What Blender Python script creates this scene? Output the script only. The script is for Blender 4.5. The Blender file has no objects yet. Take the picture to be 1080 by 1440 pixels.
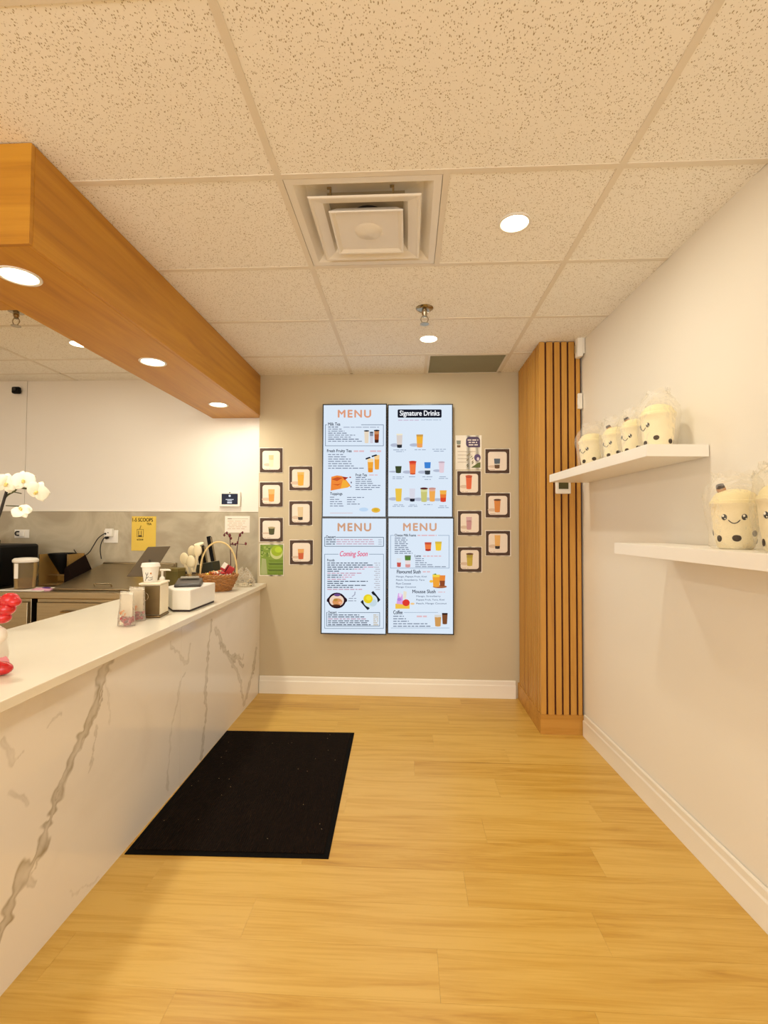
import bpy, bmesh, math, random
from mathutils import Vector, Matrix, Euler

random.seed(7)
scene = bpy.context.scene
COL = scene.collection
PI = math.pi

# ------------------------------------------------------------------ camera
F_PX, YAW, PITCH, ROLL = 674.11, .0507, .0295, .0044
CAM = Vector((0, 0, 1.383))
_fw = Vector((-math.sin(YAW), math.cos(YAW), 0)); _rt = Vector((math.cos(YAW), math.sin(YAW), 0)); _up = Vector((0, 0, 1))
CD = _fw*math.cos(PITCH) + _up*math.sin(PITCH)
_u2 = -_fw*math.sin(PITCH) + _up*math.cos(PITCH)
CR = _rt*math.cos(ROLL) + _u2*math.sin(ROLL)
CU = -_rt*math.sin(ROLL) + _u2*math.cos(ROLL)
cam_data = bpy.data.cameras.new('camera')
cam = bpy.data.objects.new('camera', cam_data); COL.objects.link(cam)
cam_data.sensor_fit = 'HORIZONTAL'; cam_data.sensor_width = 36.0
cam_data.lens = F_PX/1080*36.0
cam_data.clip_start = .02
mw = Matrix((CR, CU, -CD)).transposed().to_4x4(); mw.translation = CAM
cam.matrix_world = mw
scene.camera = cam

# ------------------------------------------------------------------ light of the place: daylight through the shopfront, exposure
LAMP = (1.0, .985, .86)
POT_W, SOFFIT_W = 7.0, 5.2
world = bpy.data.worlds.new('daylight'); scene.world = world
world.use_nodes = True
bg = world.node_tree.nodes['Background']
bg.inputs['Color'].default_value = (1.0, 1.0, .99, 1); bg.inputs['Strength'].default_value = 4.8
portal = bpy.data.lights.new('shopfront_portal', 'AREA'); portal.shape = 'RECTANGLE'
portal.size = 4.3; portal.size_y = 2.2; portal.cycles.is_portal = True
po = bpy.data.objects.new('shopfront_portal', portal); COL.objects.link(po)
po.location = (-1.2, -3.38, 1.3); po.rotation_euler = (PI/2, 0, 0)
scene.view_settings.view_transform = 'Standard'
scene.view_settings.look = 'None'
scene.view_settings.gamma = 1.0
scene.view_settings.use_curve_mapping = False
scene.view_settings.exposure = 0.14

# ------------------------------------------------------------------ measured layout (metres; x right, y into the room)
CEIL, YB, YK = 2.648, 3.956, 4.04
def xr(y): return 1.3162 - .0429*y          # right wall
def xc(y): return -1.1683 - .0157*y         # face of the service counter
CT = .905                                    # counter height
def ray(px, py): return CR*((px-540)/F_PX) + CU*((720-py)/F_PX) + CD
def on(px, py, n, c):
    d = ray(px, py); n = Vector(n); return CAM + d*((c - n.dot(CAM))/n.dot(d))
def onY(px, py, v): return on(px, py, (0, 1, 0), v)
def onZ(px, py, v): return on(px, py, (0, 0, 1), v)
def onR(px, py, off=0): return on(px, py, (1, .0429, 0), 1.3162-off)
def onC(px, py, off=0): return on(px, py, (1, .0157, 0), -1.1683+off)

# ------------------------------------------------------------------ materials
def lin(h):
    h = h.lstrip('#'); o = []
    for i in (0, 2, 4):
        c = int(h[i:i+2], 16)/255
        o.append(c/12.92 if c <= .04045 else ((c+.055)/1.055)**2.4)
    return (*o, 1)
MATS = {}
def M(name, hexc, rough=.5, metal=0, var=.0, vscale=6, bump=0, bscale=60, coat=0, spec=.5, stretch=(1, 1, 1), alpha=1, trans=0):
    if name in MATS: return MATS[name]
    m = bpy.data.materials.new(name); m.use_nodes = True
    nt = m.node_tree; N = nt.nodes; L = nt.links
    b = N['Principled BSDF']
    b.inputs['Base Color'].default_value = lin(hexc); b.inputs['Roughness'].default_value = rough
    b.inputs['Metallic'].default_value = metal; b.inputs['Coat Weight'].default_value = coat
    b.inputs['Specular IOR Level'].default_value = spec
    b.inputs['Alpha'].default_value = alpha; b.inputs['Transmission Weight'].default_value = trans
    if var or bump:
        tc = N.new('ShaderNodeTexCoord'); mp = N.new('ShaderNodeMapping'); L.new(tc.outputs['Object'], mp.inputs['Vector'])
        mp.inputs['Scale'].default_value = stretch
    if var:
        n = N.new('ShaderNodeTexNoise'); n.inputs['Scale'].default_value = vscale; n.inputs['Detail'].default_value = 5
        L.new(mp.outputs[0], n.inputs['Vector'])
        r = N.new('ShaderNodeValToRGB'); c = lin(hexc)
        r.color_ramp.elements[0].position = .3; r.color_ramp.elements[1].position = .7
        r.color_ramp.elements[0].color = tuple(x*(1-var) for x in c[:3])+(1,)
        r.color_ramp.elements[1].color = tuple(min(1, x*(1+var)) for x in c[:3])+(1,)
        L.new(n.outputs[0], r.inputs[0]); L.new(r.outputs[0], b.inputs['Base Color'])
    if bump:
        n = N.new('ShaderNodeTexNoise'); n.inputs['Scale'].default_value = bscale; n.inputs['Detail'].default_value = 4
        L.new(mp.outputs[0], n.inputs['Vector'])
        bp = N.new('ShaderNodeBump'); bp.inputs['Strength'].default_value = bump; bp.inputs['Distance'].default_value = .004
        L.new(n.outputs[0], bp.inputs['Height']); L.new(bp.outputs[0], b.inputs['Normal'])
    MATS[name] = m; return m
def glow(name, hexc, strength):
    if name in MATS: return MATS[name]
    m = bpy.data.materials.new(name); m.use_nodes = True; N = m.node_tree.nodes; N.clear()
    e = N.new('ShaderNodeEmission'); o = N.new('ShaderNodeOutputMaterial')
    e.inputs[0].default_value = lin(hexc); e.inputs[1].default_value = strength
    m.node_tree.links.new(e.outputs[0], o.inputs[0]); MATS[name] = m; return m
def clear(name, hexc, amount, rough=.1, bump=0, diffuse=0):
    """thin clear plastic or glass: mostly see-through, with gloss"""
    if name in MATS: return MATS[name]
    m = bpy.data.materials.new(name); m.use_nodes = True; nt = m.node_tree; N = nt.nodes; L = nt.links; N.clear()
    t = N.new('ShaderNodeBsdfTransparent'); t.inputs[0].default_value = lin(hexc)
    g = N.new('ShaderNodeBsdfPrincipled'); g.inputs['Base Color'].default_value = lin(hexc); g.inputs['Roughness'].default_value = rough
    x = N.new('ShaderNodeMixShader'); o = N.new('ShaderNodeOutputMaterial')
    f = N.new('ShaderNodeFresnel'); f.inputs[0].default_value = 1.4
    mm = N.new('ShaderNodeMath'); mm.operation = 'MULTIPLY_ADD'; mm.inputs[1].default_value = amount*2; mm.inputs[2].default_value = amount*.5
    mm.use_clamp = True
    L.new(f.outputs[0], mm.inputs[0]); L.new(mm.outputs[0], x.inputs[0])
    L.new(t.outputs[0], x.inputs[1]); L.new(g.outputs[0], x.inputs[2]); L.new(x.outputs[0], o.inputs[0])
    if bump:
        tc = N.new('ShaderNodeTexCoord'); n = N.new('ShaderNodeTexNoise'); n.inputs['Scale'].default_value = 45; n.inputs['Detail'].default_value = 3
        bp = N.new('ShaderNodeBump'); bp.inputs['Strength'].default_value = bump; bp.inputs['Distance'].default_value = .02
        L.new(tc.outputs['Object'], n.inputs['Vector']); L.new(n.outputs[0], bp.inputs['Height'])
        L.new(bp.outputs[0], g.inputs['Normal']); L.new(bp.outputs[0], f.inputs['Normal'])
    MATS[name] = m; return m
def wood(name, cols, axis, rough=.4, grain=1.0, rand=.12, coat=0, fine=1.0):
    """wood with the grain along an object axis; pieces differ by their own random number"""
    if name in MATS: return MATS[name]
    m = bpy.data.materials.new(name); m.use_nodes = True; nt = m.node_tree; N = nt.nodes; L = nt.links
    b = N['Principled BSDF']; b.inputs['Roughness'].default_value = rough; b.inputs['Coat Weight'].default_value = coat
    b.inputs['Coat Roughness'].default_value = .25
    tc = N.new('ShaderNodeTexCoord'); oi = N.new('ShaderNodeObjectInfo')
    sc = N.new('ShaderNodeVectorMath'); sc.operation = 'SCALE'; sc.inputs[0].default_value = (13, 29, 17); L.new(oi.outputs['Random'], sc.inputs['Scale'])
    ad = N.new('ShaderNodeVectorMath'); ad.operation = 'ADD'; L.new(tc.outputs['Object'], ad.inputs[0]); L.new(sc.outputs[0], ad.inputs[1])
    mp = N.new('ShaderNodeMapping'); s = [16*fine]*3; s[axis] = 1.1*fine; mp.inputs['Scale'].default_value = s
    L.new(ad.outputs[0], mp.inputs['Vector'])
    n1 = N.new('ShaderNodeTexNoise'); n1.inputs['Scale'].default_value = 1.0; n1.inputs['Detail'].default_value = 7; n1.inputs['Roughness'].default_value = .62
    n1.inputs['Distortion'].default_value = .9
    L.new(mp.outputs[0], n1.inputs['Vector'])
    mp2 = N.new('ShaderNodeMapping'); s = [90*fine]*3; s[axis] = 2.2*fine; mp2.inputs['Scale'].default_value = s; L.new(ad.outputs[0], mp2.inputs['Vector'])
    n2 = N.new('ShaderNodeTexNoise'); n2.inputs['Scale'].default_value = 1.0; n2.inputs['Detail'].default_value = 3; L.new(mp2.outputs[0], n2.inputs['Vector'])
    mx = N.new('ShaderNodeMath'); mx.operation = 'MULTIPLY_ADD'; mx.inputs[1].default_value = .25*grain; L.new(n2.outputs[0], mx.inputs[0]); L.new(n1.outputs[0], mx.inputs[2])
    rm = N.new('ShaderNodeMath'); rm.operation = 'MULTIPLY_ADD'; rm.inputs[1].default_value = rand; L.new(oi.outputs['Random'], rm.inputs[0]); L.new(mx.outputs[0], rm.inputs[2])
    r = N.new('ShaderNodeValToRGB'); E_ = r.color_ramp.elements
    while len(E_) < len(cols): E_.new(.5)
    for i, (p, c) in enumerate(cols): E_[i].position = p; E_[i].color = lin(c)
    L.new(rm.outputs[0], r.inputs[0]); L.new(r.outputs[0], b.inputs['Base Color'])
    bp = N.new('ShaderNodeBump'); bp.inputs['Strength'].default_value = .06; bp.inputs['Distance'].default_value = .002
    L.new(mx.outputs[0], bp.inputs['Height']); L.new(bp.outputs[0], b.inputs['Normal'])
    MATS[name] = m; return m

FLOOR_COLS = [(.40, '#a3742a'), (.52, '#c29238'), (.64, '#cd9f44'), (.85, '#dab058')]
m_floor = wood('oak_vinyl', FLOOR_COLS, 0, rough=.36, grain=1.1, rand=.19, fine=1.5)
OAK = [(.38, '#a26a12'), (.55, '#bc801c'), (.75, '#ca9028')]
m_oak_y = wood('oak_veneer_long', OAK, 1, rough=.42, grain=.8, rand=.05, fine=.6)
m_oak_x = wood('oak_veneer_cross', OAK, 0, rough=.42, grain=.8, rand=.05, fine=.6)
SL = [(.38, '#9c6620'), (.55, '#b8802c'), (.75, '#c68f3a')]
m_slat = wood('slat_oak', SL, 2, rough=.5, grain=.8, rand=.22)
m_slat_back = M('dark_felt', '#4a160e', .9, bump=.2, bscale=300)
m_white_wall = M('cream_wall_paint', '#efe6d6', .55, var=.012, vscale=2, bump=.05, bscale=180)
m_grey_wall = M('taupe_wall_paint', '#c9b897', .6, var=.015, vscale=2, bump=.05, bscale=180)
m_panel = M('white_wall_panel', '#eee6d9', .35, var=.01, vscale=2)
m_trim = M('white_trim_paint', '#f3ead9', .4, var=.01, vscale=3)
m_tbar = M('t_bar_enamel', '#e4d9c6', .45, var=.02, vscale=8)
m_white_metal = M('white_enamel', '#e9e2d6', .35, var=.015, vscale=5)
m_white_lam = M('white_laminate', '#f5ede0', .4, var=.01, vscale=4)
m_black = M('black_plastic', '#070606', .5, var=.05, vscale=20, spec=.2)
m_bezel = M('display_bezel', '#0e0b0c', .3, var=.05, vscale=20)
m_white_pl = M('white_plastic', '#f0e9dc', .4, var=.01, vscale=10)
m_steel = M('brushed_steel', '#ab9d80', .3, metal=1, var=.08, vscale=3, stretch=(1, 25, 25))
m_chrome = M('chrome', '#a89c84', .22, metal=1, var=.03)
m_dark_steel = M('dark_gap', '#141110', .6, var=.1)
m_paper = M('white_paper', '#efe5d4', .7, var=.01, vscale=10)
m_quartz = M('white_quartz', '#eee4cf', .22, var=.025, vscale=2.5)

def tile_material():
    m = bpy.data.materials.new('acoustic_tile'); m.use_nodes = True; nt = m.node_tree; N = nt.nodes; L = nt.links
    b = N['Principled BSDF']; b.inputs['Roughness'].default_value = .9; b.inputs['Specular IOR Level'].default_value = .1
    tc = N.new('ShaderNodeTexCoord'); oi = N.new('ShaderNodeObjectInfo')
    sc = N.new('ShaderNodeVectorMath'); sc.operation = 'SCALE'; sc.inputs[0].default_value = (5, 7, 0); L.new(oi.outputs['Random'], sc.inputs['Scale'])
    ad = N.new('ShaderNodeVectorMath'); L.new(tc.outputs['Object'], ad.inputs[0]); L.new(sc.outputs[0], ad.inputs[1])
    nz = N.new('ShaderNodeTexNoise'); nz.inputs['Scale'].default_value = 60; L.new(ad.outputs[0], nz.inputs['Vector'])
    mi = N.new('ShaderNodeVectorMath'); mi.operation = 'MULTIPLY_ADD'; mi.inputs[1].default_value = (.012, .012, 0); L.new(nz.outputs['Color'], mi.inputs[0]); L.new(ad.outputs[0], mi.inputs[2])
    mp = N.new('ShaderNodeMapping'); mp.inputs['Scale'].default_value = (190, 120, 1); L.new(mi.outputs[0], mp.inputs['Vector'])
    v = N.new('ShaderNodeTexVoronoi'); v.voronoi_dimensions = '2D'; v.inputs['Scale'].default_value = 1.0; L.new(mp.outputs[0], v.inputs['Vector'])
    # only some cells carry a pit, of uneven size
    sp = N.new('ShaderNodeSeparateColor'); L.new(v.outputs['Color'], sp.inputs[0])
    th = N.new('ShaderNodeMath'); th.operation = 'MULTIPLY_ADD'; th.inputs[1].default_value = .62; th.inputs[2].default_value = -.28; L.new(sp.outputs[0], th.inputs[0])
    lt = N.new('ShaderNodeMath'); lt.operation = 'SUBTRACT'; L.new(th.outputs[0], lt.inputs[0]); L.new(v.outputs['Distance'], lt.inputs[1])
    pit = N.new('ShaderNodeMapRange'); pit.inputs[1].default_value = -.06; pit.inputs[2].default_value = .06; L.new(lt.outputs[0], pit.inputs[0])
    mix = N.new('ShaderNodeMix'); mix.data_type = 'RGBA'
    mix.inputs[6].default_value = lin('#f7f1e6'); mix.inputs[7].default_value = lin('#b5a384')
    L.new(pit.outputs[0], mix.inputs[0]); L.new(mix.outputs[2], b.inputs['Base Color'])
    bp = N.new('ShaderNodeBump'); bp.inputs['Strength'].default_value = .5; bp.inputs['Distance'].default_value = .003; bp.invert = True
    L.new(pit.outputs[0], bp.inputs['Height']); L.new(bp.outputs[0], b.inputs['Normal'])
    return m
m_tile = tile_material()

def marble_material(name, base, vein, attr=None, rough=.18, scale=1.3):
    m = bpy.data.materials.new(name); m.use_nodes = True; nt = m.node_tree; N = nt.nodes; L = nt.links
    b = N['Principled BSDF']; b.inputs['Roughness'].default_value = rough
    tc = N.new('ShaderNodeTexCoord')
    n = N.new('ShaderNodeTexNoise'); n.inputs['Scale'].default_value = scale; n.inputs['Detail'].default_value = 8; n.inputs['Distortion'].default_value = 1.4
    L.new(tc.outputs['Object'], n.inputs['Vector'])
    mix = N.new('ShaderNodeMix'); mix.data_type = 'RGBA'; mix.inputs[6].default_value = lin(base); mix.inputs[7].default_value = lin(vein)
    if attr:
        a = N.new('ShaderNodeAttribute'); a.attribute_name = attr
        n3 = N.new('ShaderNodeTexNoise'); n3.inputs['Scale'].default_value = 14; n3.inputs['Detail'].default_value = 5; L.new(tc.outputs['Object'], n3.inputs['Vector'])
        r = N.new('ShaderNodeMapRange'); r.inputs[1].default_value = .25; r.inputs[2].default_value = .7; r.inputs[3].default_value = .45; L.new(n3.outputs[0], r.inputs[0])
        mu = N.new('ShaderNodeMath'); mu.operation = 'MULTIPLY'; L.new(a.outputs['Fac'], mu.inputs[0]); L.new(r.outputs[0], mu.inputs[1])
        cl = N.new('ShaderNodeMapRange'); cl.inputs[1].default_value = .56; cl.inputs[2].default_value = .85; cl.inputs[4].default_value = .16; L.new(n.outputs[0], cl.inputs[0])
        s = N.new('ShaderNodeMath'); s.operation = 'ADD'; s.use_clamp = True; L.new(mu.outputs[0], s.inputs[0]); L.new(cl.outputs[0], s.inputs[1])
        L.new(s.outputs[0], mix.inputs[0])
    else:
        # ridged veins where the noise crosses its middle
        s = N.new('ShaderNodeMath'); s.operation = 'SUBTRACT'; s.inputs[1].default_value = .5; L.new(n.outputs[0], s.inputs[0])
        ab = N.new('ShaderNodeMath'); ab.operation = 'ABSOLUTE'; L.new(s.outputs[0], ab.inputs[0])
        r = N.new('ShaderNodeMapRange'); r.inputs[1].default_value = 0; r.inputs[2].default_value = .11; r.inputs[3].default_value = .9; r.inputs[4].default_value = 0; L.new(ab.outputs[0], r.inputs[0])
        L.new(r.outputs[0], mix.inputs[0])
    L.new(mix.outputs[2], b.inputs['Base Color'])
    MATS[name] = m; return m
m_marble = marble_material('white_marble_slab', '#f1e9de', '#a39478', 'vein', rough=.12, scale=1.6)
m_splash = marble_material('beige_marble', '#ad9f86', '#c3b79d', None, rough=.2, scale=1.5)

# ------------------------------------------------------------------ mesh building
class MB:
    def __init__(s): s.v = []; s.f = []; s.m = []; s.mats = []
    def slot(s, mat):
        if mat is None: return 0
        if mat not in s.mats: s.mats.append(mat)
        return s.mats.index(mat)
    def add(s, vs, fs, X=None, mat=None):
        o = len(s.v); k = s.slot(mat)
        s.v += [tuple(X @ Vector(p)) if X else tuple(p) for p in vs]
        for f in fs: s.f.append([o+i for i in f]); s.m.append(k)
        return s
    def box(s, x0, y0, z0, x1, y1, z1, X=None, mat=None):
        return s.add([(x0,y0,z0),(x1,y0,z0),(x1,y1,z0),(x0,y1,z0),(x0,y0,z1),(x1,y0,z1),(x1,y1,z1),(x0,y1,z1)],
                     [(0,3,2,1),(4,5,6,7),(0,1,5,4),(1,2,6,5),(2,3,7,6),(3,0,4,7)], X, mat)
    def prism(s, poly, z0, z1, X=None, mat=None):
        n = len(poly)
        return s.add([(x,y,z0) for x,y in poly]+[(x,y,z1) for x,y in poly],
                     [tuple(reversed(range(n))), tuple(range(n, 2*n))]+[(i,(i+1)%n,n+(i+1)%n,n+i) for i in range(n)], X, mat)
    def lathe(s, prof, n=24, X=None, mat=None, ph=0, cap=True):
        vs = []; fs = []
        for r, z in prof:
            for i in range(n):
                a = ph+2*PI*i/n; vs.append((r*math.cos(a), r*math.sin(a), z))
        for j in range(len(prof)-1):
            for i in range(n):
                a, b = j*n+i, j*n+(i+1)%n; fs.append((a, b, b+n, a+n))
        if cap:
            if prof[0][0] > 1e-5: fs.append(tuple(reversed(range(n))))
            if prof[-1][0] > 1e-5: fs.append(tuple(range((len(prof)-1)*n, len(prof)*n)))
        return s.add(vs, fs, X, mat)
    def cyl(s, r, z0, z1, n=20, X=None, mat=None): return s.lathe([(r, z0), (r, z1)], n, X, mat)
    def ball(s, c, rad, X=None, mat=None, n=16, k=10, R=None):
        vs = []; fs = []
        if not hasattr(rad, '__len__'): rad = (rad,)*3
        for j in range(k+1):
            t = -PI/2+PI*j/k
            for i in range(n):
                a = 2*PI*i/n
                p = Vector((rad[0]*math.cos(t)*math.cos(a), rad[1]*math.cos(t)*math.sin(a), rad[2]*math.sin(t)))
                if R: p = R @ p
                vs.append(p+Vector(c))
        for j in range(k):
            for i in range(n):
                a, b = j*n+i, j*n+(i+1)%n; fs.append((a, b, b+n, a+n))
        return s.add(vs, fs, X, mat)
    def tube(s, pts, r, n=8, X=None, mat=None):
        pts = [Vector(p) for p in pts]; vs = []; fs = []; m = len(pts)
        rr = r if hasattr(r, '__len__') else [r]*m
        d0 = (pts[1]-pts[0]).normalized(); u = d0.orthogonal().normalized()
        for j, p in enumerate(pts):
            d = (pts[min(j+1, m-1)]-pts[max(j-1, 0)]).normalized()
            u = (u - d*u.dot(d)).normalized(); w = d.cross(u)
            for i in range(n):
                a = 2*PI*i/n; vs.append(p+(u*math.cos(a)+w*math.sin(a))*rr[j])
        for j in range(m-1):
            for i in range(n):
                a, b = j*n+i, j*n+(i+1)%n; fs.append((a, b, b+n, a+n))
        fs += [tuple(reversed(range(n))), tuple(range((m-1)*n, m*n))]
        return s.add(vs, fs, X, mat)
    def build(s, name, mat=None, parent=None, bevel=0, smooth=True, loc=None, seg=2, angle=40, recalc=True):
        me = bpy.data.meshes.new(name); me.from_pydata([tuple(p) for p in s.v], [], s.f); me.update()
        ms = s.mats if s.mats else [mat]
        for q in ms: me.materials.append(q)
        if s.mats: me.polygons.foreach_set('material_index', s.m)
        bm = bmesh.new(); bm.from_mesh(me); bmesh.ops.remove_doubles(bm, verts=bm.verts, dist=1e-6)
        if recalc: bmesh.ops.recalc_face_normals(bm, faces=bm.faces)
        bm.to_mesh(me); bm.free()
        if smooth:
            me.polygons.foreach_set('use_smooth', [True]*len(me.polygons)); me.set_sharp_from_angle(angle=math.radians(angle))
        o = bpy.data.objects.new(name, me); COL.objects.link(o)
        if parent: o.parent = parent
        if loc is not None: o.location = loc
        if bevel:
            b = o.modifiers.new('edge', 'BEVEL'); b.width = bevel; b.segments = seg; b.limit_method = 'ANGLE'; b.angle_limit = math.radians(35)
        return o
def tag(o, label, cat, group=None):
    o['label'] = label; o['category'] = cat
    if group: o['group'] = group
    return o
def thing(name, label, cat, loc=(0, 0, 0), rz=0, group=None):
    o = bpy.data.objects.new(name, None); COL.objects.link(o); o.empty_display_size = .05
    o.location = loc; o.rotation_euler = (0, 0, rz)
    return tag(o, label, cat, group)
def struct(o, label, cat): o['kind'] = 'structure'; return tag(o, label, cat)
def share(o, parent, loc, rot=None, name=None):
    c = o.copy(); COL.objects.link(c); c.parent = parent; c.location = loc
    if rot is not None: c.rotation_euler = rot
    return c
def T(x=0, y=0, z=0, rx=0, ry=0, rz=0, s=1):
    return Matrix.Translation((x, y, z)) @ Euler((rx, ry, rz)).to_matrix().to_4x4() @ Matrix.Scale(s, 4)
def spline(pts, n=8):
    P_ = [Vector(p) for p in pts]; out = []
    for i in range(len(P_)-1):
        a, b, c, d = P_[max(i-1, 0)], P_[i], P_[i+1], P_[min(i+2, len(P_)-1)]
        for k in range(n):
            t = k/n
            out.append(.5*((2*b)+(c-a)*t+(2*a-5*b+4*c-d)*t*t+(3*b-a-3*c+d)*t**3))
    out.append(P_[-1]); return out

# ------------------------------------------------------------------ the room shell
Y0, XL = -3.4, -4.2
fl = MB().box(XL, Y0, -.06, xr(Y0)+.1, YK+.1, -.009).build('floor', M('subfloor', '#8a6a40', .8, var=.05), smooth=False)
struct(fl, 'light oak vinyl plank floor', 'floor')
PW, PLEN, GAP = .18, 1.22, .0005
plank_mesh = {}
row = 0; y = YK-PW*.45
while y > Y0-.2:
    ya = max(y, Y0); yb2 = min(y+PW, YK)
    x = XL - random.uniform(0, 1.0)
    if 1 <= row <= 16: x = -4.9 + (row*.437 % 1.0)
    while x < xr(y)+.05:
        a, b = max(x, XL), min(x+PLEN, xr(min(ya, yb2))+.02)
        if b-a > .03:
            key = (round(b-a, 3), round(yb2-ya, 3))
            if key not in plank_mesh:
                o = MB().box(GAP/2, GAP/2, -.008, key[0]-GAP/2, key[1]-GAP/2, 0).build('plank', m_floor, fl, bevel=0, smooth=False, loc=(a, ya, 0))
                plank_mesh[key] = o
            else: share(plank_mesh[key], fl, (a, ya, 0))
        x += PLEN
    y -= PW; row += 1

wall_t = .12
wr = MB().prism([(xr(Y0), Y0), (xr(Y0)+.12, Y0), (xr(YB)+.12, YB+.1), (xr(YB), YB+.1)], 0, CEIL+.06).build('wall_right', m_white_wall, smooth=False)
struct(wr, 'cream painted side wall carrying two white shelves', 'wall')
wb = MB().box(-1.255, YB, 0, xr(YB), YB+wall_t+.03, CEIL+.06).build('wall_back', m_grey_wall, smooth=False)
struct(wb, 'taupe painted end wall behind the menu displays', 'wall')
wk = MB().box(XL, YK+.012, 0, -1.255, YK+.13, CEIL+.06).build('wall_back_left', m_white_wall, smooth=False)
struct(wk, 'white panelled kitchen wall with beige marble backsplash', 'wall')
sx = onY(37, 600, YK)[0]; ST = 1.5
for a, b in ((XL, sx-.002), (sx+.002, -1.257)):
    MB().box(a, YK, ST+.012, b, YK+.011, CEIL+.01).build('wall_panel', m_panel, wk, bevel=.0015, smooth=False)
MB().box(XL, YK-.006, ST, -1.262, YK+.011, ST+.012).build('trim_strip', m_trim, wk, smooth=False)
for a, b in ((XL, -3.3), (-3.299, -1.257)):
    MB().box(a, YK-.002, .3, b, YK+.011, ST-.001).build('backsplash_slab', m_splash, wk, smooth=False)
wl = MB().box(XL-.12, Y0, 0, XL, YK+.13, CEIL+.06).build('wall_left', m_white_wall, smooth=False)
struct(wl, 'white painted far kitchen side wall', 'wall')
# shopfront wall behind the viewer, with glazing that lets the daylight in
wf = MB()
xrr = xr(Y0)
wf.box(XL, Y0-.12, 0, xrr+.12, Y0, .2); wf.box(XL, Y0-.12, 2.4, xrr+.12, Y0, CEIL+.06)
wf.box(XL, Y0-.12, .2, -3.35, Y0, 2.4); wf.box(.95, Y0-.12, .2, xrr+.12, Y0, 2.4)
struct(wf.build('wall_front', m_white_wall, smooth=False), 'white wall around the shopfront glazing', 'wall')
wn = MB()
for i in range(5):
    x = -3.35+4.3*i/4; wn.box(max(x-.03, -3.35), Y0-.09, .2, min(x+.03, .95), Y0-.03, 2.4)
wn.box(-3.35, Y0-.09, .2, .95, Y0-.03, .26); wn.box(-3.35, Y0-.09, 2.34, .95, Y0-.03, 2.4)
wn = wn.build('window_1', M('dark_aluminium', '#3a3530', .4, metal=.8, var=.05), smooth=False)
struct(wn, 'shopfront window with dark aluminium frame', 'window')
for i in range(4):
    x = -3.35+4.3*i/4
    MB().box(x+.035, Y0-.062, .265, x+4.3/4-.035, Y0-.058, 2.335).build('pane', clear('window_glass', '#ffffff', .06, .02), wn, smooth=False)

# baseboards
def baseboard(name, p0, p1, nrm, lab):
    p0, p1, nrm = Vector(p0), Vector(p1), Vector(nrm).normalized()
    prof = [(0, 0), (.017, 0), (.017, .1), (.011, .108), (.011, .135), (.006, .142), (0, .142)]
    vs = [p+nrm*d+Vector((0, 0, z)) for p in (p0, p1) for d, z in prof]; n = len(prof)
    mb = MB().add(vs, [tuple(range(n)), tuple(range(2*n-1, n-1, -1))]+[(i, (i+1)%n, n+(i+1)%n, n+i) for i in range(n)])
    struct(mb.build(name, m_trim, bevel=.001), lab, 'baseboard')
COLX, COLY = .892, 3.295
baseboard('baseboard_back', (xc(YB)+.004, YB-.0005, 0), (.868, YB-.0005, 0), (0, -1, 0), 'white moulded baseboard under the menu displays')
baseboard('baseboard_right', (xr(COLY-.016)-.0005, COLY-.016, 0), (xr(Y0), Y0, 0), (-1, -.0429, 0), 'white moulded baseboard along the cream side wall')

# suspended ceiling
GX, GY = -.476, 1.683
cl = MB().box(XL, Y0, CEIL+.045, xrr+.1, YK+.12, CEIL+.06).build('ceiling', M('plenum_board', '#b9a98c', .9, var=.03), smooth=False)
struct(cl, 'suspended ceiling of white acoustic tiles', 'ceiling')
xs = [GX+1.22*n for n in range(-4, 3)]; ys = [GY+.61*k for k in range(-10, 4)]
BW = .012
def right_lim(y): return xr(y)
def bar(x0, y0, x1, y1): MB().box(x0, y0, CEIL, x1, y1, CEIL+.004).build('t_bar', m_tbar, cl, smooth=False)
for x in xs:
    if XL < x < xr(YB)-.05:
        yk = YK if x < -1.26 else YB
        yA = Y0
        while yA < yk-.05:
            yB_ = min(yA+3.66 if yA == Y0 else yA+3.66, yk)
            bar(x-BW, yA+.0008, x+BW, yB_-.0008); yA = yB_
tile_mesh = {}
def tile(x0, y0, x1, y1):
    w, h = round(x1-x0, 3), round(y1-y0, 3)
    if w < .04 or h < .04: return
    k = (w, h)
    if k not in tile_mesh:
        tile_mesh[k] = MB().box(0, 0, 0, w, h, .014).build('ceiling_tile', m_tile, cl, smooth=False, loc=(x0, y0, CEIL+.0032))
    else: share(tile_mesh[k], cl, (x0, y0, CEIL+.0032))
colx = [(XL, xs[1])]+[(xs[i], xs[i+1]) for i in range(1, len(xs)-1)]
DIFF = (GX+BW, GY+BW, GX+.61-BW, GY+.61-BW)
GRL = (GX+.61+BW, GY+1.83+BW, GX+1.22-BW, YB)
for (a, b) in colx:
    for j in range(len(ys)):
        y0 = ys[j]; yk = YK if a < -1.26 else YB
        y1 = ys[j+1] if j+1 < len(ys) else yk
        if y1 <= Y0: continue
        y0 = max(y0, Y0)
        bb = b
        if b > 1.0: bb = xr(y0)                     # border tiles cut to the wall
        main = abs(a-GX) < .01
        if j < len(ys) and ys[j] > Y0: bar(a+BW, ys[j]-BW, min(bb, b-BW if b < 1.1 else bb), ys[j]+BW)
        if main and (j == 10 or j == 13):
            bar(GX+.61-BW, y0+BW, GX+.61+BW, (y1-BW) if j == 10 else y1)
            if j == 10: tile(GX+.61+BW, y0+BW, b-BW, y1-BW)
            else: tile(a+BW, y0+BW, GX+.61-BW, y1)
            continue
        x1 = b-BW if b < 1.1 else bb-.001
        tile(a+BW if a > XL else a, y0+BW, x1, y1-BW if j+1 < len(ys) else y1)
bar(XL, 3.84-.008, -1.70, 3.84+.008)

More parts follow.
